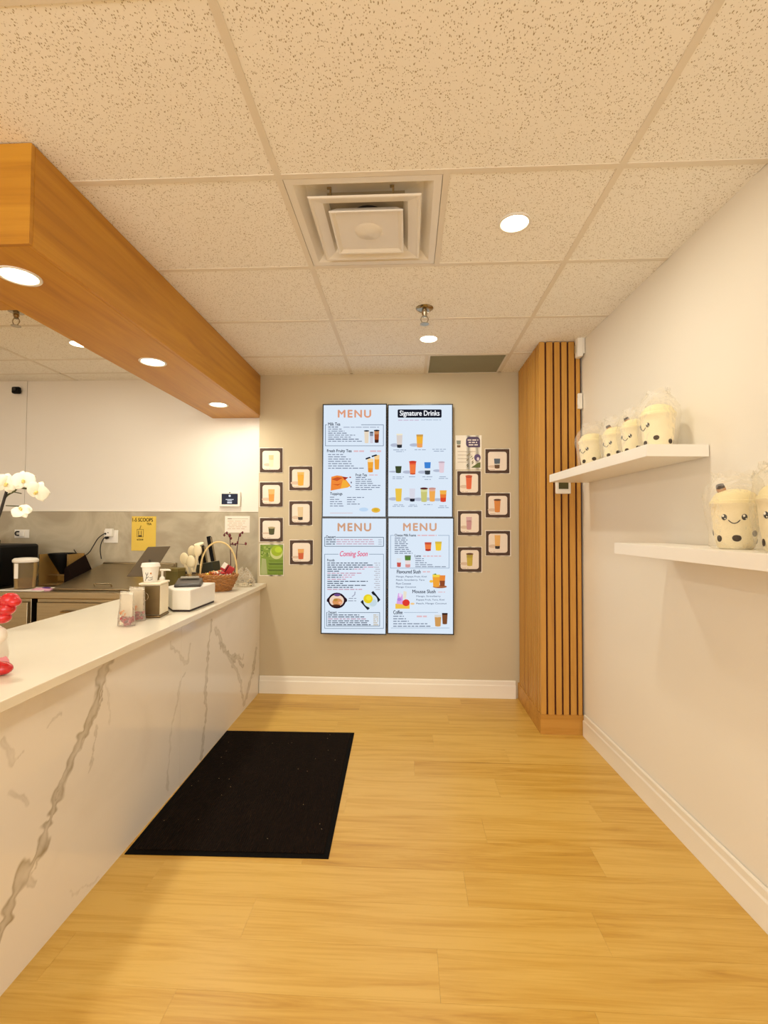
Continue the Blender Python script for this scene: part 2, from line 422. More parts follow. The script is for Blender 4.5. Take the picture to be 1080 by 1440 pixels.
# ------------------------------------------------------------------ oak bulkhead over the counter
BX0, BX1, BY0, BY1, BZ = -1.69, -1.25, 1.49, 1.96, 2.308
bk = thing('bulkhead', 'oak veneered box bulkhead hanging from the ceiling above the service counter', 'bulkhead', (BX1, BY0, BZ))
def bpart(name, x0, y0, z0, x1, y1, z1, m):
    return MB().box(x0-BX1, y0-BY0, z0-BZ, x1-BX1, y1-BY0, z1-BZ).build(name, m, bk, bevel=.0012, smooth=False)
t_ = .016
bpart('side_panel', BX1-t_, BY0+t_+.001, BZ, BX1, YB-.001, CEIL, m_oak_y)
bpart('end_panel', -2.47, BY0, BZ, BX1, BY0+t_, CEIL, m_oak_x)
bpart('end_panel', XL+.002, BY0, BZ, -2.471, BY0+t_, CEIL, m_oak_x)
bpart('soffit_panel', BX0, BY0+t_+.001, BZ, BX1-t_-.001, YK-.002, BZ+t_, m_oak_y)
bpart('soffit_panel', XL+.002, BY0+t_+.001, BZ, BX0-.001, BY1, BZ+t_, m_oak_x)
bpart('inner_panel', BX0, BY1, BZ+t_+.001, BX0+t_, YK-.002, CEIL, m_oak_y)
bpart('inner_panel', XL+.002, BY1-t_, BZ+t_+.001, BX0+t_, BY1, CEIL, m_oak_x)

# ------------------------------------------------------------------ downlights (their own light comes with them)
m_lens = glow('lamp_lens', '#fff0cf', 14)
def downlight(x, y, z, r, watts, lab):
    t = thing('downlight', lab, 'light', (x, y, z), group='recessed downlights')
    ring = [(r, .004), (r+.012, .004), (r+.014, 0), (r+.012, -.004), (r+.002, -.003), (r, 0), (r, .004)]
    MB().lathe(ring, 28, cap=False).build('trim_ring', m_white_metal, t)
    MB().lathe([(0, -.002), (r*.7, -.0015), (r-.0005, .0005), (r-.0005, .003), (0, .003)], 28).build('lens', m_lens, t)
    ld = bpy.data.lights.new('lamp_light', 'AREA'); ld.shape = 'DISK'; ld.size = 2*r*.9; ld.energy = watts; ld.color = LAMP
    lo = bpy.data.objects.new('lamp_light', ld); COL.objects.link(lo); lo.parent = t; lo.location = (0, 0, -.008)
for (x, y, r, w, lab) in [
        (.439, 1.988, .055, POT_W*.88, 'round recessed downlight beside the square air diffuser'),
        (.134, 3.213, .055, POT_W, 'round recessed downlight behind the ceiling sprinkler, over the menu displays')]:
    downlight(x, y, CEIL+.0005, r, w, lab)
for (x, y, lab) in [(-1.45, 1.687, 'round downlight in the bulkhead underside at its corner'),
                    (-1.45, 2.623, 'round downlight in the middle of the bulkhead underside'),
                    (-1.455, 3.577, 'round downlight in the bulkhead underside closest to the kitchen wall')]:
    downlight(x, y, BZ-.0005, .06, SOFFIT_W, lab)
downlight(-2.306, 3.208, CEIL+.0005, .055, POT_W*.35, 'round downlight in the kitchen ceiling half hidden by the bulkhead')
for (x, y, w, lab) in [(-.95, .15, .45, 'added unseen downlight in the shop ceiling before the counter end'), (.439, .15, .45, 'added unseen downlight in the shop ceiling before the lower shelf'),
                      (-.95, -1.6, 1, 'added unseen downlight by the shopfront glazing on the kitchen side'), (.439, -1.6, 1, 'added unseen downlight by the shopfront glazing on the shelf side'),
                      (-3.3, 2.6, .35, 'added unseen downlight in the kitchen ceiling over the black machine'), (-2.9, .3, .6, 'added unseen downlight in the ceiling before the bulkhead on the kitchen side')]:
    downlight(x, y, CEIL+.0005, .055, POT_W*w, lab)  # six out-of-view lamps, added to brighten the shop and kitchen

# ------------------------------------------------------------------ slatted column
cw = xr(COLY)
co = thing('slatted_column', 'corner column clad in vertical oak slats over dark felt', 'column', (COLX, COLY, 0))
SD = .014                                      # slat depth
MB().box(SD, SD, 0, cw-COLX-.003, YB-COLY, CEIL-.001).build('felt_core', m_slat_back, co, smooth=False)
SB = .128
MB().prism([(-.006, -.006), (cw-COLX-.002, -.006), (cw-COLX-.002, SD-.001), (SD-.001, SD-.001), (SD-.001, YB-COLY-.001), (-.006, YB-COLY-.001)], 0, SB).build('skirting', wood('slat_skirting', SL, 0, .5, .8, .1), co, bevel=.001, smooth=False)
gaps = [.041, .0945, .143, .190, .240]         # gap centres measured on the front face
gw = .006
edges = [(SD+.001, gaps[0]-gw)]+[(gaps[i]+gw, gaps[i+1]-gw) for i in range(4)]+[(gaps[4]+gw, cw-COLX-.012)]
MB().prism([(0, 0), (gaps[0]-gw, 0), (gaps[0]-gw, SD-.0005), (SD-.0005, SD-.0005), (SD-.0005, .036), (0, .036)], SB, CEIL-.001).build('slat', m_slat, co, bevel=.001, smooth=False)
for a, b in edges[1:]:
    MB().box(a, 0, SB, b, SD-.0005, CEIL-.001).build('slat', m_slat, co, bevel=.001, smooth=False)
y = .036+.0145; s0 = None
while y+.0345 < YB-COLY:
    if s0 is None: s0 = MB().box(0, 0, SB, SD-.0005, .0345, CEIL-.001).build('slat', m_slat, co, bevel=.001, smooth=False, loc=(0, y, 0))
    else: share(s0, co, (0, y, 0))
    y += .049

# ------------------------------------------------------------------ service counter
def tx_front(y): return -1.06-.0307*y
def tx_back(y): return -1.75-.038*y
CY0, CY1 = .95, YB-.002
sc_ = thing('service_counter', 'service counter faced with white marble slabs with bold grey veins', 'counter', (xc(CY0), CY0, 0))
ox, oy = xc(CY0), CY0
VEINS = [  # (half width, strength, photo trace of each vein on the counter face)
 (.018, 1, [(156, 930), (146, 958), (136, 993), (117, 1032), (103, 1067), (87, 1113), (74, 1152), (58, 1191), (39, 1218), (19, 1245), (4, 1292), (-6, 1330)]),
 (.006, .9, [(160, 925), (152, 950), (139, 996), (121, 1034), (106, 1069), (84, 1122)]),
 (.004, .6, [(136, 1028), (128, 1060), (120, 1090)]),
 (.007, .7, [(58, 1191), (46, 1220), (36, 1236), (44, 1248)]),
 (.012, .8, [(296, 878), (292, 938), (288, 1016), (282, 1063)]),
 (.014, .6, [(303, 886), (323, 923), (338, 958), (342, 995)]), (.010, .9, [(312, 905), (326, 922), (342, 936)]), (.006, .8, [(328, 920), (340, 928), (343, 920)]),
 (.020, .8, [(360, 915), (352, 958), (342, 996)]),
 (.005, .45, [(260, 940), (249, 977), (238, 1043), (238, 1113)]), (.006, .5, [(241, 905), (243, 916), (253, 919), (262, 930), (268, 905)]),
 (.005, .45, [(0, 1047), (12, 1052), (23, 1062), (30, 1050)]), (.006, .45, [(21, 1109), (34, 1114), (42, 1125)]), (.004, .4, [(62, 1022), (72, 1010), (84, 1003)]),
 (.003, .3, [(97, 1257), (115, 1258), (136, 1246)]), (.004, .3, [(152, 960), (155, 1015)])]
SEG = []
for hw, st, tr in VEINS:
    q = [onC(px, py) for px, py in tr]
    sp_ = spline([(p[1], p[2], 0) for p in q], 5)
    SEG.append((hw, st, [(sp_[i][0], sp_[i][1], sp_[i+1][0], sp_[i+1][1]) for i in range(len(sp_)-1)]))
from mathutils import noise as mnoise
import numpy as np
def slab(ya, yb_, z0, z1, step=.0042):
    ny, nz = max(2, int((yb_-ya)/step)), int((z1-z0)/step)
    yy = np.linspace(ya, yb_, ny); zz = np.linspace(z0, z1, nz)
    Yg, Zg = np.meshgrid(yy, zz, indexing='ij')
    dy = np.zeros_like(Yg); dz = np.zeros_like(Yg)
    for fq, am in ((5.1, .012), (13.7, .008), (37.0, .005), (83.0, .0025)):          # wander of the veins
        dy += am*np.sin(fq*Zg*2+3*np.sin(fq*Yg*.7)+fq); dz += am*np.sin(fq*Yg*2.1+2*np.sin(fq*Zg*.8)+2*fq)
    A, B = Yg+dy, Zg+dz; V = np.zeros_like(Yg)
    ww = 1+.45*np.sin(23*Zg+4*np.sin(9*Yg)+1)*np.sin(41*Yg+7*Zg)+.25*np.sin(90*Zg+60*Yg+3*np.sin(31*Zg))   # uneven width
    for hw, st, segs in SEG:
        D = np.full_like(Yg, 9.0)
        for x0, y0, x1, y1 in segs:
            ux, uy = x1-x0, y1-y0; l2 = ux*ux+uy*uy+1e-9
            t = np.clip(((A-x0)*ux+(B-y0)*uy)/l2, 0, 1)
            D = np.minimum(D, np.hypot(A-x0-t*ux, B-y0-t*uy))
        q = D/(hw*np.clip(ww, .45, 1.7))                 # darker rims, paler heart, soft outside
        V = np.maximum(V, st*np.where(q < 1, .55+.45*q*q, np.clip(1-(q-1)/.6, 0, 1)))
    vs = [(xc(a)-ox, a-oy, b) for a, b in zip(Yg.ravel(), Zg.ravel())]
    fs = [(i*nz+j, (i+1)*nz+j, (i+1)*nz+j+1, i*nz+j+1) for i in range(ny-1) for j in range(nz-1)]
    n = len(vs)
    me = bpy.data.meshes.new('marble_slab')
    # the slab has thickness: edges folded back behind the face
    back = [(xc(a)-ox-.012, a-oy, b) for a, b in ((ya, z0), (yb_, z0), (yb_, z1), (ya, z1))]
    c = [0, (ny-1)*nz, (ny-1)*nz+nz-1, nz-1]
    fs += [(n, n+3, n+2, n+1), (n+3, n, c[0], *range(1, nz-1), c[3]), (n+1, n+2, c[2], *range(c[2]-1, c[1], -1), c[1]),
           (n, n+1, c[1], *[i*nz for i in range(ny-2, 0, -1)], c[0]), (n+2, n+3, c[3], *[i*nz+nz-1 for i in range(1, ny-1)], c[2])]
    me.from_pydata(vs+back, [], fs); me.update()
    at = me.attributes.new('vein', 'FLOAT', 'POINT'); at.data.foreach_set('value', list(V.ravel())+[0]*4)
    me.materials.append(m_marble)
    o = bpy.data.objects.new('marble_slab', me); COL.objects.link(o); o.parent = sc_
    return o
slab(CY0, 2.5205, .0, CT-.034); slab(2.522, YB-.001, .0, CT-.034)
MB().prism([(xc(CY0)-.0125-ox, .013), (xc(YB)-.0125-ox, YB-.002-oy), (tx_back(YB)+.03-ox, YB-.002-oy), (tx_back(CY0)+.03-ox, .013)], 0, CT-.034).build('carcass', M('white_melamine', '#e6dccb', .5, var=.01), sc_, smooth=False)
MB().prism([(xc(CY0)-ox-.0125, 0), (tx_back(CY0)+.03-ox, 0), (tx_back(CY0)+.03-ox, .0125), (xc(CY0)-ox-.0125, .0125)], 0, CT-.034).build('end_slab', m_marble, sc_, smooth=False)
ctop = MB().prism([(tx_front(CY0-.02), CY0-.02), (tx_front(YB-.001), YB-.001), (tx_back(YB-.001), YB-.001), (tx_back(CY0-.02), CY0-.02)], CT-.033, CT).build('countertop', m_quartz, bevel=.003, smooth=False)
tag(ctop, 'white quartz worktop lying on the marble service counter', 'countertop')

# ------------------------------------------------------------------ floor mat
fm = thing('floor_mat', 'black ribbed entrance mat lying along the marble counter', 'mat', (-.771, 2.614, 0), .024)
w_, h_ = .43, .607
MB().add([(sx_*w_*k, sy_*h_*k2, z) for z, k, k2 in ((0, 1, 1), (.003, 1, 1), (.006, (w_-.03)/w_, (h_-.03)/h_)) for sx_, sy_ in ((-1, -1), (1, -1), (1, 1), (-1, 1))],
   [(3, 2, 1, 0), (8, 9, 10, 11)]+[(a+i, a+(i+1)%4, a+4+(i+1)%4, a+4+i) for a in (0, 4) for i in range(4)]).build('rubber_border', M('black_rubber', '#0b0806', .85, bump=.2, bscale=120, spec=.1), fm, smooth=False)
def pile_mat():
    m = M('mat_pile', '#150c06', .95, var=.35, vscale=60)
    nt = m.node_tree; N = nt.nodes; L = nt.links; b = N['Principled BSDF']; b.inputs['Specular IOR Level'].default_value = .1
    tc = N.new('ShaderNodeTexCoord'); w = N.new('ShaderNodeTexWave'); w.inputs['Scale'].default_value = 34; w.inputs['Distortion'].default_value = 3; w.inputs['Detail'].default_value = 3; w.bands_direction = 'X'
    L.new(tc.outputs['Object'], w.inputs['Vector'])
    bp = N.new('ShaderNodeBump'); bp.inputs['Strength'].default_value = .5; bp.inputs['Distance'].default_value = .004
    L.new(w.outputs[1], bp.inputs['Height']); L.new(bp.outputs[0], b.inputs['Normal']); return m
MB().box(-w_+.022, -h_+.022, .0055, w_-.022, h_-.022, .0095).build('carpet_pile', pile_mat(), fm, bevel=.002, smooth=False)
lint = MB()
for i in range(26):
    x, y = random.uniform(-.37, .39), random.uniform(-.56, .56); a = random.uniform(0, 6.3); l = random.uniform(.002, .006)
    lint.tube([(x, y, .0102), (x+l*math.cos(a), y+l*math.sin(a), .0106)], .0009, 5)
li = lint.build('lint', M('lint', '#a08a66', .9, var=.1), fm); li['kind'] = 'stuff'

# ------------------------------------------------------------------ flat print: pictures and lettering laid out on a plane
class Print:
    """flat coloured polygons on a plane facing the room; p() turns a photo pixel into a point of that plane"""
    def __init__(s, root, yplane, lit): s.root = root; s.y = yplane; s.lit = lit; s.o = root.location
    def mat(s, h):
        if s.lit: return glow('screen_'+h, h, SCREEN)
        return M('ink_'+h, h, .6, var=.02, vscale=40)
    def p(s, x, y, lay):
        q = onY(x, y, s.y); return (q[0]-s.o[0], s.y-.0006*lay-s.o[1], q[2]-s.o[2])
    def poly(s, mb, pts, col, lay=1): mb.add([s.p(x, y, lay) for x, y in pts], [tuple(range(len(pts)))], mat=s.mat(col))
    def rect(s, mb, x0, y0, x1, y1, col, lay=1): s.poly(mb, [(x0, y1), (x1, y1), (x1, y0), (x0, y0)], col, lay)
    def ell(s, mb, cx, cy, rx, ry, col, lay=1, n=20): s.poly(mb, [(cx+rx*math.cos(2*PI*i/n), cy-ry*math.sin(2*PI*i/n)) for i in range(n)], col, lay)
    def rrect(s, mb, x0, y0, x1, y1, r, col, lay=1):
        pts = []
        for cx, cy, a0 in ((x1-r, y0+r, 0), (x0+r, y0+r, 90), (x0+r, y1-r, 180), (x1-r, y1-r, 270)):
            for k in range(6):
                a = math.radians(a0+18*k); pts.append((cx+r*math.cos(a), cy-r*math.sin(a)))
        s.poly(mb, pts, col, lay)
    def frame(s, mb, x0, y0, x1, y1, w, col, lay=1, skip=None):
        if skip:
            s.rect(mb, x0, y0, skip[0], y0+w, col, lay); s.rect(mb, skip[1], y0, x1, y0+w, col, lay)
        else: s.rect(mb, x0, y0, x1, y0+w, col, lay)
        s.rect(mb, x0, y1-w, x1, y1, col, lay); s.rect(mb, x0, y0+w, x0+w, y1-w, col, lay); s.rect(mb, x1-w, y0+w, x1, y1-w, col, lay)
    def words(s, mb, x0, y, x1, col, h=1.2, lay=1):
        x = x0
        while x < x1-1:
            w = min(random.uniform(3, 9), x1-x); s.rect(mb, x, y, x+w, y+h, col, lay); x += w+1.3
    def cup(s, mb, cx, y0, y1, w, layers, lid=None, shadow=None, taper=.78, lay=2):
        if shadow: s.ell(mb, cx-w*.8, y1-(y1-y0)*.18, w*.7, (y1-y0)*.13, shadow, lay-1)
        def hw(t): return w/2*(1-(1-taper)*t)
        for a, b, c in layers:
            ya, yb = y0+(y1-y0)*a, y0+(y1-y0)*b
            s.poly(mb, [(cx-hw(b), yb), (cx, yb+w*.06), (cx+hw(b), yb), (cx+hw(a), ya), (cx-hw(a), ya)], c, lay)
        if lid: s.ell(mb, cx, y0, w*.58, w*.16, lid, lay+1)
    def text(s, name, body, x0, y0, x1, y1, col, lay=2, shear=0, bold=.022, space=1.0):
        cu = bpy.data.curves.new('t', 'FONT'); cu.body = body; cu.shear = shear; cu.space_character = space
        to = bpy.data.objects.new('t', cu); COL.objects.link(to)
        dg = bpy.context.evaluated_depsgraph_get(); me = bpy.data.meshes.new_from_object(to.evaluated_get(dg))
        bpy.data.objects.remove(to)
        xs_ = [v.co.x for v in me.vertices]; ys_ = [v.co.y for v in me.vertices]
        a, b, c, d = min(xs_), max(xs_), min(ys_), max(ys_)
        for v in me.vertices:
            px = x0+(v.co.x-a)/(b-a)*(x1-x0); py = y1-(v.co.y-c)/(d-c)*(y1-y0)
            v.co = s.p(px, py, lay)
        # heavier lettering: the same outline printed again a hair to each side
        n = len(me.vertices); vv = [v.co.copy() for v in me.vertices]; ff = [tuple(p.vertices) for p in me.polygons]
        e = bold*(vv and abs(s.p(x0, y1, lay)[2]-s.p(x0, y0, lay)[2])); allv = []; allf = []
        for k, (ex, ez) in enumerate(((-e, 0), (e, 0), (0, -e), (0, e))):
            allv += [(c[0]+ex, c[1], c[2]+ez) for c in vv]; allf += [tuple(i+k*n for i in f) for f in ff]
        me = bpy.data.meshes.new(name); me.from_pydata(allv, [], allf); me.update()
        me.materials.append(s.mat(col))
        o = bpy.data.objects.new(name, me); COL.objects.link(o); o.parent = s.root; return o
    def done(s, mb, name):
        o = mb.build(name, None, s.root, smooth=False, recalc=False)
        if name in ('text_lines', 'printed_lines', 'printed_leaves', 'printed_sprigs'): o['kind'] = 'stuff'   # too fine to pick apart
        return o
SCREEN = .92

# ------------------------------------------------------------------ the four menu displays
YT = YB-.058
def display(x0, y0, x1, y1, lab):
    a, b = onY(x0, y1, YT), onY(x1, y0, YT)
    cx = (a[0]+b[0])/2; w = (b[0]-a[0])/2-.0008; h = b[2]-a[2]-.0016
    t = thing('menu_display', lab, 'display', (cx, YB-.0005, a[2]), group='portrait menu displays on the taupe wall')
    MB().box(-w+.02, -.04, .03, w-.02, 0, h-.03).build('wall_mount_back', m_black, t, smooth=False)
    bz = .0085; f = YT-YB+.0005
    mb = MB().box(-w, f, 0, -w+bz, -.03, h).box(w-bz, f, 0, w, -.03, h).box(-w+bz, f, 0, w-bz, -.03, bz).box(-w+bz, f, h-bz, w-bz, -.03, h)
    mb.box(-w+bz, f+.006, bz, w-bz, -.03, h-bz)
    mb.build('bezel', m_bezel, t, smooth=False)
    MB().box(-w+bz, f+.002, bz, w-bz, f+.0058, h-bz).build('screen', glow('screen_panel', '#dbe8f6', SCREEN), t, smooth=False)
    return t, Print(t, YT+.0016, True)
XM, YM = 544.3, 727.6
INK, PALE, PINK = '#2c3347', '#7d879c', '#e0bcc2'
# top left: milk tea and fruit tea
t, P = display(452.3, 567.3, XM, YM, 'menu display listing milk tea, fruit tea and toppings, beside the signature drinks display')
P.text('heading', 'MENU', 475.5, 576.8, 521.5, 587, '#dd9c7c', bold=.05, space=1.22)
P.text('section_title', 'Milk Tea', 461.5, 594.2, 478.5, 598.6, INK)
P.text('section_title', 'Fresh Fruity Tea', 460, 632.0, 494.5, 637.2, INK)
P.text('section_title', 'Fruit Tea', 500.2, 666.0, 516, 669.8, INK)
P.text('section_title', 'Toppings', 464.2, 692.4, 481.5, 697.2, INK)
mb = MB()
P.frame(mb, 457.3, 597, 539.5, 627.3, .7, '#5a6c86', skip=(460, 508))
for i, w in enumerate((14, 19, 23, 26, 38, 32, 43, 48)): P.words(mb, 461.5, 600.0+2.85*i, 461.5+w, PALE if i % 3 else '#5d6781', 1.1)
P.words(mb, 483, 600.3, 533, '#9aa4b8', 1.0)
for i, w in enumerate((23, 25, 32, 32, 33, 37, 50)): P.words(mb, 461.5, 638.6+3.2*i, 461.5+w, PALE, 1.2)
P.words(mb, 500.5, 671, 515, '#5d6781', 1)
for i, w in enumerate((22, 23, 26, 35, 34, 25)): P.words(mb, 500, 673.6+2.85*i, 500+w, PALE, 1.1)
for i, w in enumerate((6, 13, 17, 19, 19)): P.words(mb, 464, 698.6+3.1*i, 464+w, PALE, 1.1)
for i, w in enumerate((24, 13, 11, 18)): P.words(mb, 488, 699.0+3.1*i, 488+w, PALE, 1.1)
P.rect(mb, 464, 721.2, 496, 721.7, '#d9a79c')
P.words(mb, 497.5, 633.4, 512, PINK, 2.2); P.words(mb, 520.5, 633.4, 536, PINK, 2.2); P.words(mb, 519, 667.3, 531, PINK, 1.4)
P.done(mb, 'text_lines')
mb = MB()
P.cup(mb, 515.5, 606, 623, 6.5, [(0, 1, '#e6d6bf')], '#20222e'); P.cup(mb, 522.5, 608, 623, 5, [(0, .35, '#8a8fa0'), (.35, 1, '#cfcfdd')], '#22242f')
P.cup(mb, 529.7, 605.5, 622.5, 7, [(0, .3, '#c98a5c'), (.3, .75, '#a8552c'), (.75, 1, '#3c1d16')], '#17171f')
P.done(mb, 'milk_tea_picture')
mb = MB()
P.cup(mb, 530, 640, 660, 7.5, [(0, .3, '#f6cf92'), (.3, 1, '#eea23a')], None); P.poly(mb, [(523, 643), (531, 640.5), (529, 639), (522.5, 641)], '#1c1f2a', 4)
P.cup(mb, 521, 645, 664, 8.5, [(0, .25, '#f7d9a5'), (.25, .7, '#f0a637'), (.7, 1, '#e5912c')], None); P.poly(mb, [(514.5, 646.5), (521.5, 644), (520, 642.3), (514, 644.5)], '#1c1f2a', 5)
P.done(mb, 'fruit_tea_picture')
mb = MB()
P.poly(mb, [(465, 690), (489, 685.5), (493, 683), (487, 675), (481, 669.5), (474, 668.5), (466, 670.5)], '#ef8a3a', 1)
P.poly(mb, [(479, 687.5), (492, 684), (487, 676), (482, 675)], '#f4b03e', 2); P.poly(mb, [(466, 674), (474, 676.5), (482, 672), (474, 671)], '#c6562a', 2)
P.poly(mb, [(467, 681), (475, 682.8), (480, 680.2), (474, 681)], '#cf5a24', 2); P.poly(mb, [(481, 670), (490, 671.5), (485, 675)], '#a33324', 3); P.ell(mb, 492.5, 671.2, 1.3, .9, '#a33324', 3)
P.ell(mb, 494, 678.5, .9, 1.3, '#6a6478', 2); P.ell(mb, 493.5, 684.5, .9, .9, '#6a6478', 2)
P.done(mb, 'fruit_picture')
mb = MB(); P.ell(mb, 528.5, 717.4, 6.2, 3.6, '#e8b84c', 1); P.ell(mb, 528.5, 717, 3.6, 2, '#d8b02c', 2); P.ell(mb, 511.5, 716.5, 6.5, 2.8, '#bfd8f2', 1)
P.done(mb, 'topping_picture')
# top right: signature drinks
t, P = display(XM, 567.6, 637.2, YM, 'signature drinks display with rows of pictured cups')
mb = MB(); P.rrect(mb, 559.2, 575.8, 621, 587.4, 1.6, '#181a26', 1); P.done(mb, 'title_plate')
P.text('heading', 'Signature Drinks', 562.3, 577.4, 618, 586.8, '#f4f6fa', 3)
mb = MB(); P.words(mb, 560, 590.3, 591, '#c9b6cf', 1.2); P.words(mb, 592, 590.0, 620, '#a9b7cb', 1)
for x0, x1, y in ((553, 571, 632.3), (557, 568, 634.6), (583, 600, 632), (608, 627, 631.4), (610, 624, 634), (552, 568, 670.3), (552, 567, 672.6), (575, 586, 670), (594, 608, 670), (597, 606, 673.8), (618, 627, 670), (617, 630, 672.4),
                  (554, 567, 709.5), (552, 570, 711.6), (576, 586, 709.6), (574, 587, 711.6), (596, 608, 709.2), (618, 628, 711), (616, 631, 713.4)): P.words(mb, x0, y, x1, '#93a1b8', .9)
P.done(mb, 'text_lines')
SH = '#b4bcd0'
for nm, cx, y0, y1, w, lay_, lid in [
    ('drink_picture', 561.8, 610, 629.5, 8.5, [(0, .1, '#efe7cb'), (.1, .78, '#d9cfc9'), (.78, 1, '#2b2d33')], None),
    ('drink_picture', 590.2, 611, 629, 9.5, [(0, .15, '#c99a4c'), (.15, .7, '#f1b23a'), (.7, 1, '#eda05a')], None),
    ('drink_picture', 560.3, 655.5, 665, 9, [(0, 1, '#3f4a2e')], None),
    ('drink_picture', 580.4, 649.5, 667, 9.4, [(0, .2, '#e2583c'), (.2, .9, '#ef7a42'), (.9, 1, '#cf5a35')], '#c9402c'),
    ('drink_picture', 601.2, 650, 667, 9, [(0, .5, '#3f82d2'), (.5, .68, '#e2e8ee'), (.68, 1, '#3b4148')], None),
    ('drink_picture', 621, 650, 664.5, 8, [(0, 1, '#e3ccd6')], '#c3aebc'),
    ('drink_picture', 560.5, 687, 704.8, 9.4, [(0, 1, '#eac34a')], None),
    ('drink_picture', 579.8, 687, 705, 8.2, [(0, .78, '#d9d8e4'), (.78, 1, '#20222e')], None),
    ('drink_picture', 596.3, 687, 705.5, 9.6, [(0, .25, '#d8d79a'), (.25, 1, '#c9c578')], '#5a2a2a'),
    ('drink_picture', 607.8, 687, 705, 9, [(0, .2, '#e5b09a'), (.2, 1, '#efaa54')], '#c7968e'),
    ('drink_picture', 623.2, 689.5, 705.5, 9.6, [(0, .35, '#efb04c'), (.35, .65, '#e87a35'), (.65, 1, '#d9462c')], None)]:
    mb = MB(); P.cup(mb, cx, y0, y1, w, lay_, lid, SH); P.done(mb, nm)
# bottom left: coming soon
t, P = display(450.6, YM, XM, 891.4, 'menu display with the pink coming soon lettering and two pictured dishes')
P.text('heading', 'MENU', 475.2, 736, 521.5, 746.8, '#cf9f80', bold=.05, space=1.22)
P.text('section_title', 'Coming Soon', 478, 775, 517, 784.5, '#e06a8a', shear=.3)
P.text('section_title', 'Dessert', 459, 753, 472, 757, INK); P.text('section_title', 'Foods', 460.3, 786, 470.5, 789.4, INK); P.text('section_title', 'Dessert', 461.8, 859.2, 473.5, 863, INK)
mb = MB()
P.frame(mb, 456.3, 755.2, 539.8, 768.6, .8, '#4f6276', skip=(458.5, 472.5)); P.frame(mb, 456.3, 779, 539.6, 884, .6, '#5a7088', skip=(476, 519)); P.frame(mb, 459, 861, 534.3, 880.6, .7, '#4f6276', skip=(460.5, 475.5))
for i in range(3): P.words(mb, 458.5, 758.4+3*i, 472, '#4a5468', 1.2); P.words(mb, 473, 758.4+3*i, 524+2*i, '#c493a6', 1.0); P.words(mb, 532, 758.6+3*i, 537, '#a9b2c2', 1)
for i, (w, c) in enumerate([(57, 0), (66, 0), (50, 0), (37, 0), (18, 0), (48, 1), (22, 0), (19, 0), (26, 1), (57, 0), (22, 0), (55, 0), (36, 0), (49, 1)]):
    P.words(mb, 460.3, 791.2+2.85*i, 460.3+w, ('#4a5468', '#c493a6')[c], 1.2)
    if i in (2, 3, 6, 7): P.words(mb, 461+w, 791.2+2.85*i, 461+w+16, '#cf8aa2', 1.0)
    P.words(mb, 528 if i % 2 else 526, 791.4+2.85*i, 534.5, '#b5b4bd', 1)
for i, w in enumerate((44, 51, 54, 59, 57, 60)): P.words(mb, 461.3, 864.2+2.75*i, 461.3+w, '#4a5468' if i != 2 else '#b98aa0', 1.2); P.words(mb, 525, 864.2+2.75*i, 532, '#c3b49a', 1.3)
P.words(mb, 490.5, 841, 501, '#8b93a6', 1); P.words(mb, 489.5, 844.4, 501, '#8b93a6', 1)
P.done(mb, 'text_lines')
mb = MB()
P.ell(mb, 473.7, 844.5, 12.5, 11.2, '#28161f', 1); P.poly(mb, [(459.4, 845.5), (463, 848), (463, 839), (459.8, 842.5)], '#28161f', 1); P.poly(mb, [(488.2, 845.5), (484.5, 848), (484.5, 839), (488, 842.5)], '#28161f', 1)
P.ell(mb, 473.5, 844.5, 10.2, 8.2, '#eed3bf', 2); P.ell(mb, 474.5, 846.5, 7, 5.2, '#d8945c', 3); P.ell(mb, 472, 843.5, 3, 2, '#b98a3c', 4); P.ell(mb, 478.5, 847.5, 2.6, 1.8, '#f0b08a', 4); P.ell(mb, 474.2, 836.6, 4.6, 2, '#6a4a86', 3); P.ell(mb, 472.5, 851.5, 6, 1.6, '#4a2a1c', 4)
P.done(mb, 'hot_pot_picture')
mb = MB()
P.poly(mb, [(522, 833), (525, 831), (535, 843.5), (531.5, 847)], '#1c2026', 1); P.poly(mb, [(507, 846.5), (510, 843.5), (520, 855.5), (517, 858)], '#1c2026', 1)
P.ell(mb, 521, 845, 10, 9.2, '#d7e6ea', 2); P.ell(mb, 524.5, 847.5, 5.5, 5.2, '#c5d8e2', 3); P.ell(mb, 517.6, 842, 6.6, 6.4, '#e6cf2a', 4); P.ell(mb, 518.5, 841, 3.6, 3.4, '#f2e238', 5)
P.done(mb, 'rice_plate_picture')
mb = MB(); P.poly(mb, [(498.6, 832), (500.2, 832), (499.6, 836.5), (495.5, 839.8), (494.5, 838.6), (498, 836)], '#a9aec2', 1); P.done(mb, 'arrow_picture')
